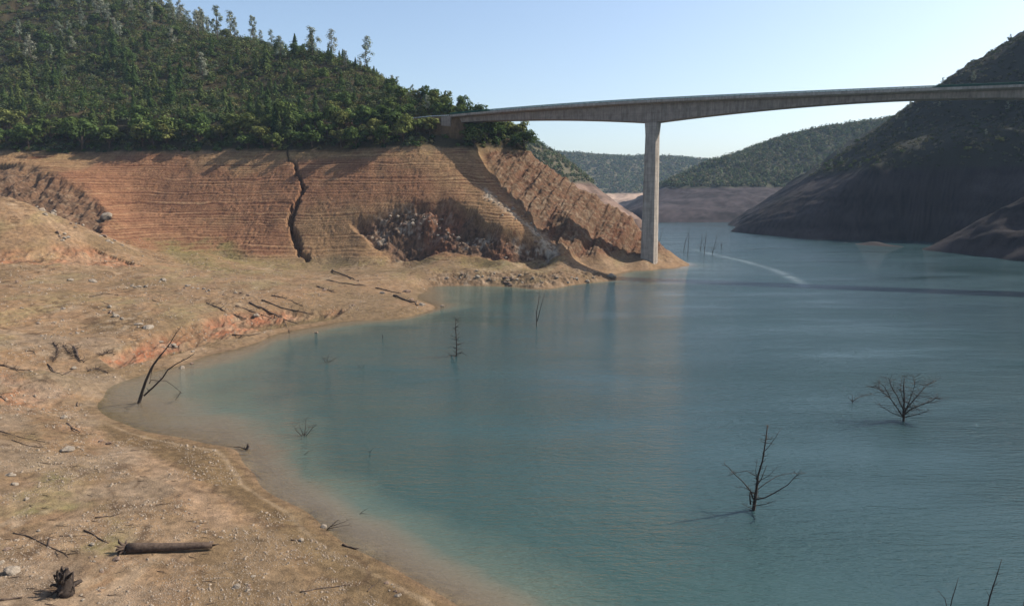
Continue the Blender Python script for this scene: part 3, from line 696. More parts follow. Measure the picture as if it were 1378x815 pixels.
def trunk_mesh(h, r0, crown_r, kind):
    g = Geo()
    if kind == 'oak':
        g.tube([(0, 0, -.6), (.1, 0, h * .18), (0, .1, h * .38), (.2, .1, h * .62)], [r0 * 1.3, r0, r0 * .8, r0 * .3], 6)
        for k in range(5):
            a = k * 1.26 + rng.uniform(-.3, .3); g.tube([(0, 0, h * .2), (math.cos(a) * crown_r * .35, math.sin(a) * crown_r * .35, h * .42), (math.cos(a) * crown_r * .7, math.sin(a) * crown_r * .7, h * .6)], [r0 * .55, r0 * .35, r0 * .12], 5)
    elif kind == 'con':
        g.tube([(0, 0, -.6), (0, 0, h * .4), (.05, 0, h * .97)], [r0, r0 * .6, r0 * .08], 6)
        for k in range(10):
            a = k * 2.4; z = h * (.15 + .07 * k); L = crown_r * (1 - z / h) * .9; g.tube([(0, 0, z), (math.cos(a) * L, math.sin(a) * L, z - .1 * L)], [r0 * .22, r0 * .06], 4)
    else:
        g.tube([(0, 0, -.8), (.15, .05, h * .3), (.1, .2, h * .5), (.5, .2, h * .75), (.6, .3, h * .97)], [r0, r0 * .8, r0 * .6, r0 * .35, r0 * .06], 6)
        g.tube([(.1, .15, h * .42), (-.5, -.1, h * .62), (-.7, -.2, h * .88)], [r0 * .5, r0 * .3, r0 * .05], 5)
        for k in range(9):
            a = k * 2.1; z = h * (.35 + .06 * k); L = crown_r * .8; g.tube([(.1, .1, z), (math.cos(a) * L, math.sin(a) * L, z + .35 * L)], [r0 * .18, r0 * .05], 4)
    return g
protos = {}
def proto(kind, n):
    out = []
    for i in range(n):
        if kind == 'oak': h, r = rng.uniform(8.5, 11), rng.uniform(4.6, 6.0); Pn = oak_points(h, r, 950, 12); sz, mt, r0 = .50, M_OAK, .28
        elif kind == 'con': h, r = rng.uniform(12.5, 15.5), rng.uniform(3.2, 4.4); Pn = con_points(h, r, 850); sz, mt, r0 = .50, M_CON, .22
        else: h, r = rng.uniform(17, 21), rng.uniform(3.8, 5.0); Pn = gray_points(h, r, 800); sz, mt, r0 = .42, M_GRAYPINE, .30
        out.append((leafmesh('crown', *Pn[:2], sz, mt, Pn[2]), trunk_mesh(h, r0, r, kind).mesh('trunk', M_BARK)))
    return out
protos = {'oak': proto('oak', 10), 'con': proto('con', 9), 'gray': proto('gray', 9)}
NAMES = {'oak': 'oak_tree', 'con': 'conifer_tree', 'gray': 'gray_pine_tree'}
def place_tree(kind, x, y, z, s, label, group=None, lean=(0, 0), sz=1.0):
    cm, tm = protos[kind][rng.integers(len(protos[kind]))]
    e = empty(NAMES[kind], (x, y, z), rng.uniform(0, 2 * PI)); e.scale = (s, s, s * sz)
    if lean != (0, 0): e.rotation_euler = (lean[0], lean[1], 0)
    link('trunk', tm, e); link('crown', cm, e)
    tag(e, label, 'tree', group); return e

# scatter positions on the wooded hill
N = 90000
X = rng.uniform(-420, 30, N); Y = rng.uniform(322, 760, N); Zb = base_main(X, Y)
keep = (Zb > 53.2); X, Y, Zb = X[keep], Y[keep], Zb[keep]
Zg = terrain(X, Y); U, V = project(X, Y, Zg)
rd = line_dist(X, Y, ROAD_XY)
keep = (Zg > 52.5) & (U > -70) & (U < 760) & (V > -90) & (rd > 5.5)
under = (X > deck_xy(T0 - 4)[0]) & (line_dist(X, Y, [deck_xy(T0 - 5), deck_xy(T1)]) < 7.5)
# keep the side facing the camera
gyp = terrain(X, Y + 3.0) - Zg
keep &= (gyp > -1.6) | (X > -60)
X, Y, Zg, U, V, rd, under = X[keep], Y[keep], Zg[keep], U[keep], V[keep], rd[keep], under[keep]
def pick(mask, n, mind, taken):
    out = []; idx = np.nonzero(mask & (~under | (Zg < 58)))[0]
    for i in idx:
        if len(out) >= n: break
        p = (X[i], Y[i]); cell = (int(p[0] // 10), int(p[1] // 10)); ok = True
        for a in (-1, 0, 1):
            for b in (-1, 0, 1):
                for q, dq in taken.get((cell[0] + a, cell[1] + b), ()):
                    if (p[0] - q[0]) ** 2 + (p[1] - q[1]) ** 2 < ((mind + dq) / 2) ** 2: ok = False; break
        if ok: taken.setdefault(cell, []).append((p, mind)); out.append(i)
    return out
taken = {}
belt = (Zg < 69) & (rd > 7)
patchy = fbm(X / 25, Y / 25, 2, 611)
i_oak1 = pick(belt, 175, 5.6, taken)
i_con1 = pick((Zg > 58) & (Zg < 72) & (rd > 9) & (patchy > -.1) & (U < 480), 26, 4, taken)
i_con = pick((Zg >= 66) & (Zg < 135) & (patchy > -.4) & (rd > 7) & (U < 520), 190, 5.4, taken)
i_gray = pick((Zg >= 88) & (V > -30), 130, 8.0, taken)
i_oak2 = pick((Zg > 68) & (rd > 7), 125, 5.0, taken)
for i in i_oak1:
    right = U[i] > 560
    place_tree('oak', X[i], Y[i], Zg[i] - .3, rng.uniform(.9, 1.55) * (.85 if right else 1), 'round leafy oak crowded in the belt along the top of the bare slope', 'oaks along the old waterline', sz=rng.uniform(.85, 1.15))
for i in i_con1 + i_con:
    place_tree('con', X[i], Y[i], Zg[i] - .3, rng.uniform(.42, 1.15) * (.7 if U[i] > 420 else 1), 'pointed dark green conifer on the wooded hillside above the bare slope', 'conifers on the wooded hillside', sz=rng.uniform(.9, 1.2))
for i in i_gray:
    place_tree('gray', X[i], Y[i], Zg[i] - .4, rng.uniform(.5, 1.1) * (.55 if U[i] > 500 else 1), 'wispy grey green pine on the upper wooded hillside', 'gray pines high on the wooded hill', sz=rng.uniform(.9, 1.1))
for i in i_oak2:
    place_tree('oak', X[i], Y[i], Zg[i] - .3, rng.uniform(.7, 1.35), 'scattered round oak among conifers higher up the wooded hill', 'oaks among the hillside conifers', sz=rng.uniform(.85, 1.1))
# skyline pines
sky = [((490, 82), 'gray', 1.05, (0, .12), 'tall slender pine leaning right, alone on the skyline of the wooded hill'),
       ((465, 80), 'gray', .62, (0, 0), 'small wispy pine on the skyline just left of the leaning pine'),
       ((447, 80), 'gray', .95, (0, 0), 'open crowned pine on the skyline left of the smallest skyline pine'),
       ((421, 78), 'gray', 1.12, (0, 0), 'tallest full crowned gray pine of the skyline group left of the leaning pine'),
       ((378, 70), 'gray', .95, (0, 0), 'pine with split top on the skyline, leftmost of the close skyline group'),
       ((293, 56), 'gray', 1.25, (0, 0), 'two headed tall gray pine rising alone above the upper left skyline'),
       ((267, 52), 'gray', 1.15, (0, 0), 'tall narrow gray pine left of the two headed pine on the skyline'),
       ((575, 138), 'gray', .55, (0, 0), 'small pine on the skyline ridge descending to the bridge')]
hs = hit([a[0] for a in sky])
for (uv, kd, s, lean, lb), h_ in zip(sky, hs):
    if h_ is None: h_ = hit([(uv[0], uv[1] + 14)])[0]
    if h_ is None: continue
    place_tree(kd, h_[0], h_[1], h_[2] - .4, s, lb, None, lean)

def brush(name, X, Y, Z, size, hgt, nq, q, cols, mat=M_STUFF):
    """uncountable low growth, one mesh of leaf clumps"""
    n = len(X); d = sph(n * nq); d[:, 2] = np.abs(d[:, 2])
    R_ = np.repeat(size, nq)[:, None]; rad = rng.uniform(.45, 1.05, (n * nq, 1))
    P_ = d * R_ * rad * np.array([1, 1, hgt]) + np.repeat(np.stack([X, Y, Z], 1), nq, 0)
    ci = rng.integers(len(cols), size=n); c = np.array(cols)[ci] * rng.uniform(.7, 1.3, (n, 1)); c = np.repeat(c, nq, 0) * rng.uniform(.75, 1.3, (n * nq, 1))
    V_ = quads(P_, d + np.array([0, 0, .3]), q, .35)
    if np.ndim(q) : pass
    me = mesh_np(name, V_.reshape(-1, 3), np.arange(4 * len(P_)).reshape(-1, 4), [mat], False, np.repeat(c, 4, 0))
    o = link(name, me); return o
GREENS = [(.055, .08, .026), (.08, .105, .033), (.042, .068, .024), (.11, .12, .045), (.085, .105, .055), (.09, .08, .035)]
m = rng.permutation(len(X))[:11500]; m = m[(rd[m] > 6.5)]
o = brush('chaparral', X[m], Y[m], Zg[m] - .2, rng.uniform(1.5, 4.4, len(m)) * np.interp(Zg[m], [54, 70], [.65, 1]), 1.05, 62, .52, GREENS)
tag(o, 'dense olive and green brush covering the hillside between the trees', 'brush', kind='stuff')

# right hill: scattered oaks, pines and brush
N = 16000
XR = rng.uniform(170, 620, N); YR = rng.uniform(160, 760, N); ZR = right_z(XR, YR); UR, VR = project(XR, YR, ZR)
k = (ZR > 54) & (UR > 1000) & (UR < 1500) & (right_z(XR - 3, YR - 3) < ZR + .5); XR, YR, ZR, UR, VR = (a[k] for a in (XR, YR, ZR, UR, VR))
for i in range(min(110, len(XR))):
    kd = 'gray' if rng.random() < .35 else 'oak'
    place_tree(kd, XR[i], YR[i], ZR[i] - .3, rng.uniform(.25, .55), 'pale wispy pine standing on the dark hill right of the lake' if kd == 'gray' else 'low round oak on the dark hill right of the lake', ('pines' if kd == 'gray' else 'oaks') + ' on the right hill')
o = brush('hill_brush', XR[110:], YR[110:], ZR[110:] - .3, rng.uniform(1.0, 2.6, len(XR) - 110), .9, 40, .6, [(.06, .07, .035), (.09, .09, .05), (.12, .11, .07), (.05, .06, .03)])
tag(o, 'sparse scrub covering the dark hill above the bare shore band', 'brush', kind='stuff')
def far_forest(name, zf, x0, x1, y0, y1, n, zmin, size, q, nq, cols, label):
    x = rng.uniform(x0, x1, n); y = rng.uniform(y0, y1, n); z = zf(x, y); u, v = project(x, y, z)
    k = (z > zmin) & (u > -100) & (u < 1480) & (zf(x, y + 8) - z > -5); x, y, z = x[k], y[k], z[k]
    o = brush(name, x, y, z, rng.uniform(size * .6, size * 1.3, len(x)), 1.9, nq, q, cols); tag(o, label, 'forest', kind='stuff')
FG = [(.07, .095, .045), (.10, .12, .06), (.055, .08, .035), (.13, .12, .07)]
far_forest('spur_forest', mid_z, -160, 250, 660, 1080, 5200, 51, 3.0, 1.1, 26, FG, 'bluish pine wood on the spur behind the bare point, under the bridge')
far_forest('far_forest', far_z, 130, 950, 1000, 1500, 14000, 51, 4.0, 1.7, 14, FG, 'wood covering the far hill beyond the lake, between pier and dark hill')
far_forest('distant_forest', back_z, -300, 1200, 1950, 2700, 16000, 51, 5.5, 3.0, 9, FG, 'faded wood on the low distant ridge either side of the pier')

# =================================================================== DEAD TREES IN THE WATER
def px_branch(g, pts, Y0, r0, r1, dy=0.0, n=6):
    """pts as sight positions at depth Y0, drifting dy metres in depth towards the tip"""
    W3 = [np.array(P(u, v, Y0 + dy * i / max(1, len(pts) - 1))) for i, (u, v) in enumerate(pts)]
    g.tube(W3, np.linspace(r0, r1, len(W3)), n)
    return W3
def twigs(g, path, n, L, r, droop=.0, spread=1.0, up=.4):
    for _ in range(int(n * 1.9)):
        i = rng.integers(0, len(path) - 1); f = rng.uniform(); p = path[i] * (1 - f) + path[i + 1] * f
        d = rng.normal(size=3); d[2] = abs(d[2]) * up - droop; d /= np.linalg.norm(d); l = L * rng.uniform(.5, 1.2)
        m_ = p + d * l * .5 + rng.normal(size=3) * l * .08; e_ = p + d * l + rng.normal(size=3) * l * .12
        g.tube([p, m_, e_], [r, r * .6, r * .25], 4, False)
        if l > .5:
            e2 = m_ + (d + rng.normal(size=3) * .6) * l * .35; g.tube([m_, e2], [r * .5, r * .2], 3, False)
def snag(label, base, trunk, branches, r0, name='dead_tree', mat=M_DEAD, tw=0, twL=.6, group=None, cat='dead tree', taper=.25, twr=None):
    b = W(*base); Y0 = b[1]
    e = empty(name, b); tag(e, label, cat, group)
    def fin(g, nm):
        g.v = [(x - b[0], y - b[1], z - b[2]) for x, y, z in g.v]; g.build(nm, mat, e, True)
    g = Geo(); root = tuple((base[0] + (base[0] - trunk[0][0]) * .1, base[1] + 8))
    W3 = px_branch(g, [root, base] + trunk, Y0, r0 * 1.1, r0 * taper)
    if tw: twigs(g, W3[1:], tw, twL, twr or r0 * .22)
    fin(g, 'trunk')
    for br in branches:
        pts, ra, dy = br[0], br[1], br[2]; g = Geo(); w = px_branch(g, pts, Y0, ra, ra * .3, dy, 5)
        if len(br) > 3: twigs(g, w, br[3], br[4], ra * .35)
        fin(g, 'branch')
    return e
snag('crooked forked dead tree at the left shallow shore', (187, 542),
     [(191, 528), (196, 513), (203, 497), (207, 490), (216, 478), (223, 470)],
     [([(223, 470), (230, 460), (237, 448), (243, 441)], .09, .5, 8, .5), ([(194, 532), (207, 520), (219, 508), (226, 497), (238, 489), (252, 482), (262, 475)], .14, -1.0, 10, .6),
      ([(201, 516), (203, 511), (213, 512), (223, 512), (232, 518), (243, 527)], .07, 1.0, 5, .4), ([(243, 527), (240, 533), (236, 538)], .05, 1.0, 12, .9), ([(207, 490), (204, 500), (202, 511)], .06, .3)], .26, tw=4, taper=.35)
snag('small dead conifer with drooping side twigs standing in the bay', (614, 479), [(614.5, 466), (614, 452), (613, 440), (613, 424)],
     [([(614, 478), (607, 478), (601, 473)], .07, 1.0, 6, .9), ([(614, 476), (622, 474), (629, 479)], .07, -1.0, 6, .9), ([(614, 468), (607, 467), (603, 468)], .05, -1, 5, .7),
      ([(614, 464), (620, 462), (625, 462)], .05, 1, 5, .7), ([(614, 456), (608, 455)], .04, 0, 3, .6), ([(614, 456), (619, 453)], .04, 0, 3, .6)], .15, tw=26, twL=1.2, twr=.04)
snag('two thin dead stems side by side off the rocky point', (722, 439), [(722, 420), (725, 405), (726, 391)],
     [([(723, 432), (728, 412), (734, 392)], .10, 1.0, 2, .8), ([(722, 425), (720, 414)], .04, 0)], .14, tw=4, twL=.8)
snag('spreading leafless bush on a short trunk out in the lake', (1216, 566), [(1216, 552), (1217, 538), (1216, 520), (1217, 508)],
     [([(1215, 560), (1207, 548), (1197, 534), (1184, 524), (1172, 520)], .09, 1.5, 26, 1.6), ([(1216, 558), (1226, 550), (1238, 545), (1252, 540), (1262, 534)], .09, -1.0, 26, 1.6),
      ([(1217, 556), (1225, 536), (1231, 518), (1229, 504)], .08, 1.0, 22, 1.4), ([(1215, 550), (1207, 532), (1199, 519), (1196, 508)], .08, -2.0, 22, 1.4), ([(1218, 552), (1233, 534), (1246, 519), (1258, 513)], .08, 2.0, 24, 1.5),
      ([(1217, 542), (1211, 524), (1214, 504)], .06, 3.0, 16, 1.2), ([(1217, 561), (1236, 557), (1250, 552)], .06, -2.0, 16, 1.1), ([(1215, 561), (1198, 554), (1182, 543)], .06, -1.0, 14, 1.1), ([(1198, 534), (1190, 520), (1180, 511)], .05, 1.0, 12, 1.1)], .17, tw=8, twL=1.0, name='dead_bush', cat='dead bush')
snag('low twig clump poking out of the lake left of the spreading bush', (1147, 542), [(1147, 536), (1147, 530)], [([(1147, 540), (1156, 534), (1165, 532), (1176, 529)], .05, 2, 12, 1.2), ([(1147, 540), (1141, 534)], .04, 0, 3, .5)], .06, name='dead_bush', cat='dead bush', tw=4)
snag('bare dead tree with long low arms in the middle of the lake', (1014, 686), [(1016, 672), (1018, 658), (1020, 640), (1026, 620), (1030, 595), (1033, 571)],
     [([(1014, 672), (1010, 660), (1000, 648), (988, 637), (981, 629), (974, 623)], .07, 1.0, 6, .7), ([(1015, 672), (1030, 669), (1045, 661), (1060, 652), (1070, 641), (1077, 635)], .07, -1.5, 8, .7), ([(1017, 660), (1030, 650), (1044, 641), (1056, 637), (1086, 636)], .045, 2.0, 8, .7),
      ([(1026, 610), (1035, 600), (1045, 586), (1052, 575)], .04, .5, 2, .4), ([(1017, 655), (1024, 645), (1032, 625)], .06, -.5, 4, .4), ([(1018, 645), (1017, 632), (1019, 617)], .04, .4, 6, .5), ([(1016, 665), (1004, 656), (990, 655)], .035, -1, 8, .7), ([(1019, 648), (1034, 640), (1046, 628)], .035, -1, 8, .7), ([(1017, 640), (1005, 633), (990, 636), (978, 640)], .04, 2, 8, .6),
      ([(1010, 678), (1009, 668), (1010, 657)], .085, -.5, 1, .3), ([(1017, 680), (1030, 678), (1045, 672)], .04, -2, 6, .6), ([(1013, 684), (1005, 681), (998, 677)], .03, 1, 8, .5)], .17, tw=22, twL=.7)
snag('thin dead stem breaking the water at the lower right edge of the lake', (1326, 830), [(1332, 803), (1336, 790), (1342, 772), (1348, 752)], [([(1332, 803), (1326, 792)], .02, 0), ([(1336, 790), (1346, 780)], .02, 0)], .07, tw=5, twL=.45)
snag('low forked dead twigs beside the thin stem at the lower right edge', (1276, 832), [(1281, 806), (1286, 790), (1290, 776)], [([(1276, 825), (1272, 806), (1263, 794)], .035, .2, 3, .4), ([(1276, 825), (1268, 812)], .025, 0, 2, .3)], .05, tw=3, twL=.4)
snag('dark stub at the far lower right corner of the lake', (1379, 836), [(1377, 820), (1378, 808)], [([(1379, 826), (1374, 814)], .03, 0)], .07)
for lb, bs, tr, br in [
    ('leaning drowned trunk directly right of the bridge pier', (886, 331), [(889, 319), (892, 307)], []),
    ('slanting drowned trunk of the crossed pair right of the pier', (920, 338), [(923, 322), (927, 314)], []),
    ('upright drowned trunk of the crossed pair right of the pier', (925.5, 344.5), [(926.5, 325), (927.5, 308)], []),
    ('short drowned stem with twigs, left of the middle cluster beyond the pier', (942.5, 337), [(944, 325), (945, 314)], [([(943, 334), (939, 327)], .1, 2, 3, 2.0)]),
    ('tall thin drowned stem in the middle cluster beyond the pier', (947.5, 344), [(949, 328), (951, 311)], [([(948, 335), (945, 322)], .1, 0)]),
    ('feathery drowned stem farthest right of the cluster beyond the pier', (958.5, 342.5), [(962, 328), (966, 312)], [([(959, 340), (957, 331)], .1, 1, 4, 2.0), ([(961, 335), (967, 326)], .1, 1, 3, 2.0)]),
    ('faint low drowned twig right of the stem cluster, near the dark hill', (971, 334), [(971, 329), (972, 325)], [])]:
    snag(lb, bs, tr, br, .22, group=None, tw=5, twL=1.8, twr=.06)
snag('submerged bush of dark twigs in the shallow water of the bay', (410, 586), [(411, 576), (412, 562)], [([(406, 586), (398, 578), (392, 566)], .04, .5, 7, .9), ([(412, 586), (420, 576), (427, 570)], .04, -1, 7, .9), ([(408, 585), (403, 572), (402, 562)], .035, 1.5, 6, .8), ([(410, 586), (418, 572)], .035, 1.5, 6, .8)], .06, name='dead_bush', cat='dead bush', tw=10, twL=.9)
snag('low dark twig tuft in the bay below the red cut bank', (440, 488), [(441, 482), (443, 475)], [([(438, 487), (434, 480)], .05, 0, 6, .9), ([(442, 487), (451, 482)], .05, 1, 6, .9)], .07, name='dead_bush', cat='dead bush', tw=6, twL=.9)
snag('barely showing twigs right of the low dark tuft in the bay', (488, 495), [(490, 491), (493, 489)], [([(485, 494), (480, 491)], .04, 0, 4, .8)], .05, name='dead_bush', cat='dead bush', tw=4, twL=.8)
snag('tiny stub sticking out of the bay near the far beach', (515, 455), [(515, 451), (514, 448)], [], .12, name='stump', cat='stump')
snag('broken dark stump standing at the edge of the shallows', (332, 604), [(334, 600), (333, 597)], [([(331, 604), (322, 601), (314, 601)], .09, .3, 3, .3)], .22, name='stump', cat='stump', taper=.5)
snag('brushy driftwood branch half in the water on the near shore', (440, 712), [(447, 706), (455, 699)], [([(442, 711), (456, 708), (470, 706)], .03, .3, 6, .5), ([(445, 708), (462, 702), (474, 697)], .03, .4, 6, .5)], .06, name='driftwood_branch', cat='driftwood', tw=8, twL=.5)
snag('thin curved twig in the water just right of the half sunken branch', (484, 691), [(489, 687), (497, 682)], [([(486, 690), (496, 691)], .02, 0)], .035, name='driftwood_branch', cat='driftwood')
snag('pair of short sticks afloat in the brown shallows below the submerged bush', (410, 611), [(415, 607), (420, 606)], [([(430, 614), (435, 616), (440, 615)], .02, 0)], .035, name='driftwood_branch', cat='driftwood')
snag('faint sunken twig beyond the brown shallows', (498, 607), [(501, 604), (504, 601)], [([(498, 607), (490, 605), (484, 606)], .02, 0)], .035, name='driftwood_branch', cat='driftwood')

# =================================================================== LOGS, STICKS AND ROCKS ON THE LAND
def rock_mesh(k, mat):
    import bmesh
    bm = bmesh.new(); bmesh.ops.create_icosphere(bm, subdivisions=3, radius=1.0)
    off = rng.uniform(0, 50, 3); sc = rng.uniform(.7, 1.15, 3); sc[2] *= .75
    dirs = sph(9); dist = rng.uniform(.55, .9, 9)
    for v in bm.verts:
        p = np.array(v.co)
        for d, r_ in zip(dirs, dist):
            q = p @ d
            if q > r_: p = p - d * (q - r_) * .9
        p = p * (1 + .07 * math.sin(p[0] * 5 + off[0]) + .06 * math.sin(p[1] * 7 + off[1] + p[2] * 4)) * sc
        v.co = p
    me = bpy.data.meshes.new('rock'); bm.to_mesh(me); bm.free(); me.materials.append(mat); return me
RM = [rock_mesh(i, M_ROCK) for i in range(6)] + [rock_mesh(i, M_ROCKDARK) for i in range(3)]
def px_m(y): return y / FPX
def rock(h_, wpx, label, group=None, dark=False, me=None):
    s = wpx * px_m(h_[1]) / 2 * 1.15
    o = link('rock', me or RM[rng.integers(6, 9) if dark else rng.integers(0, 6)]); o.location = (h_[0], h_[1], h_[2] + s * .12)
    o.rotation_euler = (rng.uniform(-.3, .3), rng.uniform(-.3, .3), rng.uniform(0, 6.3)); o.scale = (s, s * rng.uniform(.7, 1), s * rng.uniform(.6, 1)); tag(o, label, 'rock', group); return o
single = [((91, 606), 19, 'large tan boulder alone on the near flat above the shore path'), ((157, 753), 15, 'dark rounded boulder beside the root end of the big log'),
 ((14, 640), 12, 'pale flat rock at the left edge near green stained ground'), ((20, 652), 9, 'small pale rock at the left edge with shadow below it'), ((36, 672), 8, 'small white stone on the pinkish near flat'), ((52, 714), 7, 'whitish stone upslope of the upright stake'),
 ((124, 733), 9, 'pale rock above the pebble string left of the log'), ((10, 739), 12, 'dark rock at the left edge under the long thin branch'), ((16, 770), 20, 'wide pale slab rock near the lower left corner'), ((2, 757), 12, 'rounded pale rock at the left frame edge near the slab rock'),
 ((135, 594), 9, 'dark rock pair piece left of the wet flat, nearer the boulder'), ((146, 597), 9, 'dark rock right of its twin above the shore path'), ((86, 563), 12, 'reddish tan boulder on the red washed bank'), ((143, 292), 14, 'large pale boulder on the ridge of the near spur'),
 ((126, 379), 11, 'pale rock on the tan bench, right one of two'), ((95, 377), 9, 'grey rock on the tan bench, left one of two'), ((29, 415), 7, 'lone white stone on the open tan bench'), ((85, 416), 6, 'small tan stone right of the lone white stone'),
 ((100, 496), 10, 'pale stone at the foot of the driftwood heap'), ((200, 441), 15, 'elongated pale rock on the slope above the cut bank'), ((186, 437), 12, 'tan rock left of the elongated pale rock'), ((345, 425), 8, 'rock lodged on top of the red cut bank'), ((234, 465), 10, 'grey rock beside the tip of the forked dead tree'), ((245, 495), 9, 'pale rock lying at the water edge right of the forked tree'),
 ((258, 489), 6, 'small dark rock at the water edge'), ((426, 448), 6, 'dark rock awash just off the cut bank beach'), ((405, 727), 11, 'white faced rock on the wet mud flat'), ((436, 709), 9, 'white stone at the foam line of the near shore'), ((547, 393), 12, 'dark boulder at the small beach point'), ((515, 395), 9, 'pale rock on the small beach point'), ((554, 404), 10, 'dark jagged rock at the tip of the small beach point'),
 ((567, 411), 8, 'low reddish rock at the water by the beach point'), ((595, 412), 6, 'tiny rock awash beyond the beach point'), ((822, 373), 14, 'grey ledge rock at the tip of the low point near the pier'), ((437, 391), 8, 'dark rock left of the small root wad on the flat'), ((476, 411), 6, 'dark stone on the beach right of the sticks')]
hs = hit([a[0] for a in single])
for (uv, w_, lb), h_ in zip(single, hs):
    if h_: rock(h_, w_, lb, dark='dark' in lb)
clusters = [ # (polyline, count, spread px, size px, label, group)
 ([(50, 278), (90, 296), (130, 315), (165, 330), (200, 345)], 34, 4, (4, 10), 'pale broken rock in the line along the crest of the near spur', 'rocks along the near spur crest'),
 ([(65, 310), (80, 316), (92, 324)], 12, 5, (4, 8), 'grey rock in the patch on the near spur face', 'rocks in the spur face patch'),
 ([(0, 376), (15, 380)], 9, 8, (4, 8), 'pale rubble at the left edge of the tan bench', 'rubble at the left of the bench'),
 ([(160, 382), (200, 386)], 12, 5, (3, 8), 'pale rock in the row in the middle of the tan bench', 'rocks in the middle bench row'),
 ([(215, 380), (240, 384), (262, 388), (282, 394)], 18, 4, (4, 9), 'grey or white rock in the dense row at the right of the bench', 'rocks in the right bench row'),
 ([(305, 394), (345, 400)], 12, 6, (3, 6), 'small pale stone between the bench row and the fallen logs', 'stones near the fallen logs'),
 ([(138, 415), (150, 422), (163, 428)], 13, 4, (4, 9), 'light grey rock in the pile above the driftwood heap', 'rocks in the pile above the driftwood heap'),
 ([(45, 436), (85, 434)], 10, 3, (3, 6), 'small stone in the short row on the olive bench', 'stones in the short bench row'),
 ([(50, 452), (80, 448), (130, 452)], 16, 6, (3, 7), 'stone around the driftwood heap', 'stones around the driftwood heap'),
 ([(210, 462), (250, 470)], 18, 6, (3, 8), 'grey stone in the rubble behind the forked dead tree', 'rubble behind the forked tree'),
 ([(228, 655), (250, 677), (262, 700), (275, 722), (285, 735)], 42, 5, (2.5, 6.5), 'small pale stone in the string above the end of the big log', 'stones in the string near the log end'),
 ([(120, 745), (132, 762), (138, 772)], 16, 4, (3, 8), 'stone in the string below left of the big log', 'stones in the string below the log'),
 ([(313, 785), (325, 800), (345, 780)], 20, 8, (3, 10), 'stone in the clump on the near track', 'stones on the near track'),
 ([(512, 778), (525, 792), (535, 808)], 12, 5, (4, 11), 'rock in the dark clump by the near water edge', 'rocks by the near water edge'),
 ([(100, 790), (150, 800)], 16, 14, (3, 8), 'stone lying around the big dark root stump', 'stones around the root stump'),
 ([(590, 372), (650, 374), (720, 378), (790, 374)], 60, 7, (3, 8), 'rock of the broken rocky shoreline below the terraces', 'rocks of the rocky shoreline'),
 ([(655, 262), (690, 286), (715, 303), (738, 318)], 34, 5, (3, 8), 'white rock in the gully beside the bridge shadow', 'white rocks in the gully'),
 ([(520, 300), (560, 290), (600, 315), (700, 335)], 50, 16, (3, 8), 'grey rock on the eroded rocky face of the terraced slope', 'rocks on the eroded face')]
for line, cnt, spr, (s0, s1), lb, gp_ in clusters:
    L = np.array(line, float); uv = []
    for _ in range(int(cnt * .62)):
        i = rng.integers(0, len(L) - 1); f = rng.uniform(); p = L[i] * (1 - f) + L[i + 1] * f + rng.normal(size=2) * (spr, spr * .45); uv.append(tuple(p))
    for h_ in hit(uv):
        if h_: rock(h_, s0 + (s1 - s0) * rng.uniform() ** 2, lb, gp_, dark=rng.random() < .3)
# gravel: beyond counting
nG = 42000
uu = rng.uniform(-20, 640, nG); vv = 330 + 490 * rng.uniform(0, 1, nG) ** .8
dG = np.stack([np.array(W(a, b, 2.0)) for a, b in zip(uu, vv)]); gz = terrain(dG[:, 0], dG[:, 1]); dens = fbm(dG[:, 0] / 5, dG[:, 1] / 5, 3, 901)
k = (gz > .25) & (gz < 14) & (dens > -.02) & (dG[:, 1] < 290); Pg = np.stack([dG[k, 0], dG[k, 1], gz[k]], 1)
tet = np.array([[1, 0, -.3], [-.5, .8, -.3], [-.6, -.7, -.3], [.3, .5, .55], [.1, -.4, .6], [-.5, .1, .5]])
tf = np.array([[0, 1, 3], [1, 2, 5], [2, 0, 4], [0, 3, 4], [1, 5, 3], [2, 4, 5], [3, 5, 4]])
ng = len(Pg); ang = rng.uniform(0, 2 * PI, ng); sz_ = (Pg[:, 1] / FPX) * rng.uniform(.45, 1.5, ng)
sz_ = np.minimum(sz_ * np.where(rng.random(ng) < .08, 2.2, 1), .34)
rt = np.stack([np.cos(ang), np.sin(ang)], 1); V_ = tet[None] * (sz_[:, None, None]) * rng.uniform(.7, 1.3, (ng, 1, 3))
V_ = np.stack([V_[..., 0] * rt[:, None, 0] - V_[..., 1] * rt[:, None, 1], V_[..., 0] * rt[:, None, 1] + V_[..., 1] * rt[:, None, 0], V_[..., 2]], -1) + Pg[:, None]
me = mesh_np('gravel', V_.reshape(-1, 3), (tf[None] + 6 * np.arange(ng)[:, None, None]).reshape(-1, 3), [m_simple('gravel_stone', (.14, .105, .075), (.30, .24, .18), 1.5)]); o = link('gravel', me); tag(o, 'small stones strewn over the dry lake bed', 'gravel', kind='stuff')

def ground_stick(pts, r0, r1, label, name='stick', mat=M_DRIFT, tw=0, twL=.4, lift=.0, group=None, cat='stick', seglen=None):
    hs = hit(pts)
    if any(h is None for h in hs): return None
    W3 = [np.array(h) + np.array([0, 0, r0 * .7 + lift]) for h in hs]; b = W3[0].copy(); e = None
    # sample between so that the stick rests on the ground
    Q = []
    for a, c in zip(W3[:-1], W3[1:]):
        for k in range(3): Q.append(a + (c - a) * k / 3)
    Q.append(W3[-1]); g = Geo(); Q2 = [q - b + rng.normal(size=3) * r0 * .35 for q in Q]
    g.tube(Q2, np.linspace(r0, r1, len(Q2)), 7)
    if tw: twigs(g, Q2, tw, twL, r0 * .3, up=.5)
    o = g.build(name, mat, None, True, tuple(b)); tag(o, label, cat, group); return o
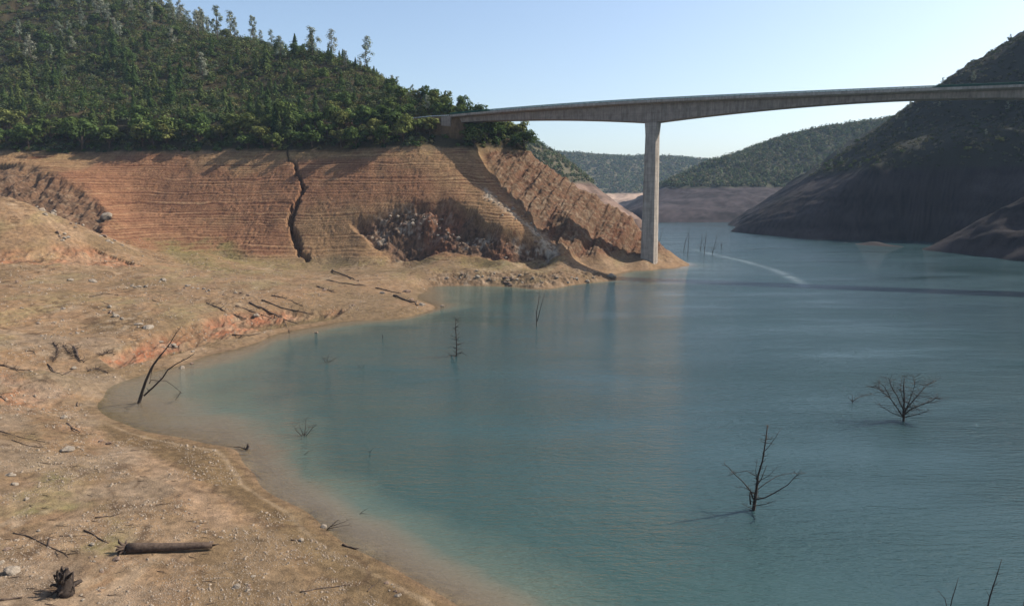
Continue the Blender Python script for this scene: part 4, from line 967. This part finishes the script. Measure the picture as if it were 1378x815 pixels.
# the big log with its root end
hl = hit([(172, 743), (286, 739)])
if all(hl):
    A = np.array(hl[0]); B = np.array(hl[1]); e = empty('fallen_log', tuple(A)); tag(e, 'big straight fallen log with a broken root end on the near flat', 'log')
    g = Geo(); D = B - A; pts = [np.array([0, 0, .36]) + D * f + np.array([0, 0, .015 * math.sin(f * 9)]) for f in np.linspace(0, 1, 9)]
    g.tube(pts, np.linspace(.40, .24, 9), 12); g.build('log_trunk', M_DRIFT, e, True)
    g = Geo()
    for k in range(11):
        a = rng.uniform(0, 2 * PI); g.tube([(0.1, 0, .36), (-.25 - rng.uniform(0, .4), math.cos(a) * .45, .4 + math.sin(a) * .45), (-.3 - rng.uniform(0, .3), math.cos(a) * .8, max(.05, .42 + math.sin(a) * .75))], [.16, .1, .03], 5)
    g.build('roots', M_DRIFT, e, True)
    g = Geo(); g.tube([pts[-1], pts[-1] + D / np.linalg.norm(D) * .5 + np.array([0, 0, .1])], [.1, .03], 5); g.build('broken_branch', M_DRIFT, e, True)
hb = hit([(88, 800)])[0]
if hb:
    e = empty('root_stump', hb); tag(e, 'big dark upturned root stump near the lower left corner', 'stump')
    g = Geo(); g.tube([(0, 0, -.3), (.05, 0, .4), (.15, .05, .9), (.1, .1, 1.5), (.2, .1, 1.9)], [.62, .50, .36, .30, .12], 9); g.tube([(-.1, 0, .3), (-.35, .1, 1.0), (-.3, .1, 1.6)], [.3, .22, .08], 7); g.build('stump_body', M_DEAD, e, True)
    for k in range(13):
        a = k * .52 + rng.uniform(-.2, .2); L = rng.uniform(.4, 1.15); zz_ = rng.uniform(.1, 2.6); kn = rng.normal(size=2) * .2
        g = Geo(); w_ = [np.array(q) for q in ((0, 0, .3 + zz_ * .3), (math.cos(a) * L * .45 + kn[0], math.sin(a) * L * .45 + kn[1], .35 + zz_ * .5), (math.cos(a + .2) * L * .8, math.sin(a + .2) * L * .8, .2 + zz_ * .8), (math.cos(a) * L, math.sin(a) * L, .05 + zz_ * .5))]
        g.tube(w_, [.17, .12, .07, .02], 6); twigs(g, w_, 3, .5, .025); g.build('root', M_DEAD, e, True)
for a in [
 ([(128, 697), (143, 695), (153, 694), (162, 691)], .07, .03, 'short pale stick with a knobbed end on the near flat', 3),
 ([(113, 713), (130, 722), (147, 731)], .08, .03, 'dark slanting stick pointing at the big log', 2),
 ([(80, 721), (100, 721), (118, 720)], .035, .02, 'thin straight twig left of the slanting stick', 0),
 ([(18, 717), (40, 722), (62, 733), (88, 745), (92, 750)], .06, .02, 'long thin branch below the green stained ground', 12),
 ([(0, 808), (18, 806), (31, 804)], .09, .05, 'dark stick in the lower left corner', 1),
 ([(65, 735), (66, 724)], .08, .05, 'short dark stake left of the long thin branch', 0),
 ([(16, 592), (40, 600), (68, 604)], .05, .02, 'brushy branch on the left flat above the boulder', 16),
 ([(0, 580), (25, 588), (78, 598)], .05, .02, 'long brushy branch at the left edge above the boulder', 16),
 ([(0, 534), (10, 541)], .10, .05, 'dark stick on the red washed bank at the left edge', 1),
 ([(50, 622), (70, 624), (88, 624)], .04, .02, 'thin twig lying below the big boulder', 4),
 ([(90, 570), (98, 577), (108, 583)], .12, .05, 'dark short log under the reddish boulder', 3),
 ([(104, 547), (104, 541)], .08, .05, 'tiny dark post at the shadow end by the left shallows', 0),
 ([(460, 733), (470, 736), (482, 739)], .11, .05, 'dark short log on the near water edge', 0),
 ([(404, 797), (435, 791), (470, 787)], .06, .03, 'long pale stick across the near mud flat', 3),
 ([(494, 796), (500, 790), (506, 785)], .05, .02, 'small forked twig right of the long pale stick', 4),
 ([(392, 727), (404, 727)], .06, .03, 'thin stick beside the white faced rock', 2),
 ([(278, 408), (300, 418), (320, 427), (340, 433)], .22, .06, 'dark fallen snag with branches, leftmost of the parallel logs', 16),
 ([(318, 412), (336, 419), (352, 424), (368, 430)], .20, .06, 'dark fallen snag with brush, middle of the parallel logs', 14),
 ([(335, 408), (352, 416), (370, 424), (382, 431), (400, 436)], .28, .08, 'thickest dark log running down to the cut bank', 6),
 ([(382, 431), (386, 440), (390, 448)], .12, .06, 'short dark root hanging from the cut bank below the thick log', 2),
 ([(366, 398), (382, 401), (396, 407), (408, 412)], .16, .06, 'dark brushy snag right of the parallel logs', 22),
 ([(352, 404), (380, 415), (410, 421), (420, 424)], .18, .08, 'reddish old log sunk in the bank right of the thick log', 4),
 ([(205, 404), (218, 408)], .08, .04, 'thin dark stick on the tan bench', 1),
 ([(312, 451), (335, 452), (350, 449)], .14, .06, 'curved stick at the foot of the red cut bank', 2),
 ([(446, 364), (460, 370), (474, 376), (483, 378)], .3, .12, 'dark log on the flat behind the bay, nearer the terraces', 2),
 ([(440, 377), (458, 381), (478, 384), (492, 385)], .25, .1, 'dark log on the flat, parallel and nearer the beach', 2),
 ([(426, 386), (434, 388), (442, 391), (450, 394)], .22, .06, 'small dark root wad lying on the flat', 16),
 ([(505, 388), (522, 392), (540, 395)], .22, .1, 'dark driftwood pole on the beach point', 4),
 ([(530, 398), (545, 404), (558, 409), (562, 412)], .32, .12, 'dark log lying into the water at the beach point', 5),
 ([(36, 472), (45, 473), (48, 477)], .09, .03, 'small twiggy branch on the olive bench', 8),
 ([(64, 490), (72, 500), (84, 505), (98, 498)], .12, .04, 'curved root at the foot of the driftwood heap', 4),
 ([(100, 468), (103, 476), (107, 484), (113, 488)], .22, .08, 'dark thick root in the middle of the driftwood heap', 8),
 ([(72, 462), (78, 470), (76, 480), (72, 487)], .16, .05, 'brushy snag at the left of the driftwood heap', 40),
 ([(85, 465), (92, 474), (98, 480)], .12, .04, 'tangle of twigs inside the driftwood heap', 40),
 ([(136, 478), (146, 474), (155, 478)], .18, .05, 'dark root wad at the right of the driftwood heap', 26),
 ([(118, 500), (130, 496), (146, 502)], .12, .04, 'reddish brush lying below the driftwood heap', 34),
 ([(0, 492), (12, 494), (22, 498), (42, 499)], .12, .04, 'fallen bush of arched twigs at the left edge above the red bank', 30),
 ([(305, 416), (318, 424), (332, 430)], .10, .04, 'thin brushy snag between the parallel logs', 14),
 ([(150, 412), (135, 405)], .05, .03, 'thin twig on the bench above the rock pile', 2),
 ([(120, 400), (140, 395), (160, 398)], .10, .04, 'low dead brush on the tan bench', 20)]:
    pts, r0, r1, lb, tw = a
    ground_stick(pts, r0, r1, lb, tw=tw, twL=.35 + r0 * 4, cat='driftwood', name='driftwood')
# small twigs all about: each its own object
tw_m = []
for k in range(6):
    g = Geo(); L = .5; g.tube([(-L, 0, .03), (0, rng.uniform(-.06, .06), .06), (L, 0, .03)], [.028, .024, .012], 5); g.tube([(0, 0, .05), (.2, .16, .12)], [.016, .008], 4); tw_m.append(g.mesh('twig', M_DRIFT))
uv = [(rng.uniform(0, 300), rng.uniform(560, 815)) for _ in range(110)]
for h_ in hit(uv):
    if h_ and h_[2] > .8:
        o = link('twig', tw_m[rng.integers(6)]); o.location = h_; o.rotation_euler = (0, 0, rng.normal() * .5); s = rng.uniform(.35, 1.1); o.scale = (s, s, s); tag(o, 'small thin twig scattered on the dry near flat', 'twig', 'twigs on the near flat')

# =================================================================== HAZE
g = Geo(); g.box((0, 2000, 165), (10600, 6600, 366))
hz = NT('haze_air'); pv = hz.n('ShaderNodeVolumePrincipled'); pv.inputs['Density'].default_value = .00007; pv.inputs['Color'].default_value = (.55, .74, 1.0, 1); pv.inputs['Anisotropy'].default_value = 0
hz.l(pv.outputs[0], hz.out.inputs['Volume']); o = g.build('haze', hz.m); tag(o, kind='stuff')

# =================================================================== LIGHT, SKY, CAMERA
S = np.array([1.0, .30, .90]); S /= np.linalg.norm(S)
elev = math.asin(S[2]); azim = math.atan2(S[0], S[1])
sun = bpy.data.lights.new('sun', 'SUN'); sun.energy = 5.0; sun.angle = math.radians(.5); sun.color = (1.0, .93, .82)
so = bpy.data.objects.new('sun', sun); COL.objects.link(so); so.rotation_euler = Vector(-S).to_track_quat('-Z', 'Y').to_euler(); so.location = (0, 0, 500)
w = bpy.data.worlds.new('World'); scene.world = w; w.use_nodes = True; nt = w.node_tree; nt.nodes.clear()
st_ = nt.nodes.new('ShaderNodeTexSky'); st_.sky_type = 'NISHITA'; st_.sun_disc = False; st_.sun_elevation = elev; st_.sun_rotation = azim; st_.altitude = 300; st_.air_density = 1.0; st_.dust_density = 2.0; st_.ozone_density = 1.0
bg = nt.nodes.new('ShaderNodeBackground'); bg.inputs[1].default_value = .125; ow = nt.nodes.new('ShaderNodeOutputWorld'); nt.links.new(st_.outputs[0], bg.inputs[0]); nt.links.new(bg.outputs[0], ow.inputs[0])
cam = bpy.data.cameras.new('camera'); co = bpy.data.objects.new('camera', cam); COL.objects.link(co); scene.camera = co
cam.sensor_width = 36; cam.lens = FPX / 1378 * 36; cam.clip_end = 20000; cam.clip_start = .5
co.location = (0, 0, HCAM); co.rotation_euler = (PI / 2 - PITCH, 0, 0)
scene.view_settings.view_transform = 'Standard'; scene.view_settings.look = 'None'; scene.view_settings.exposure = 0.58; scene.view_settings.gamma = 1
scene.cycles.max_bounces = 5; scene.cycles.diffuse_bounces = 2; scene.cycles.glossy_bounces = 2; scene.cycles.transparent_max_bounces = 6; scene.cycles.volume_bounces = 0; scene.cycles.transmission_bounces = 2
scene.cycles.sample_clamp_indirect = 4
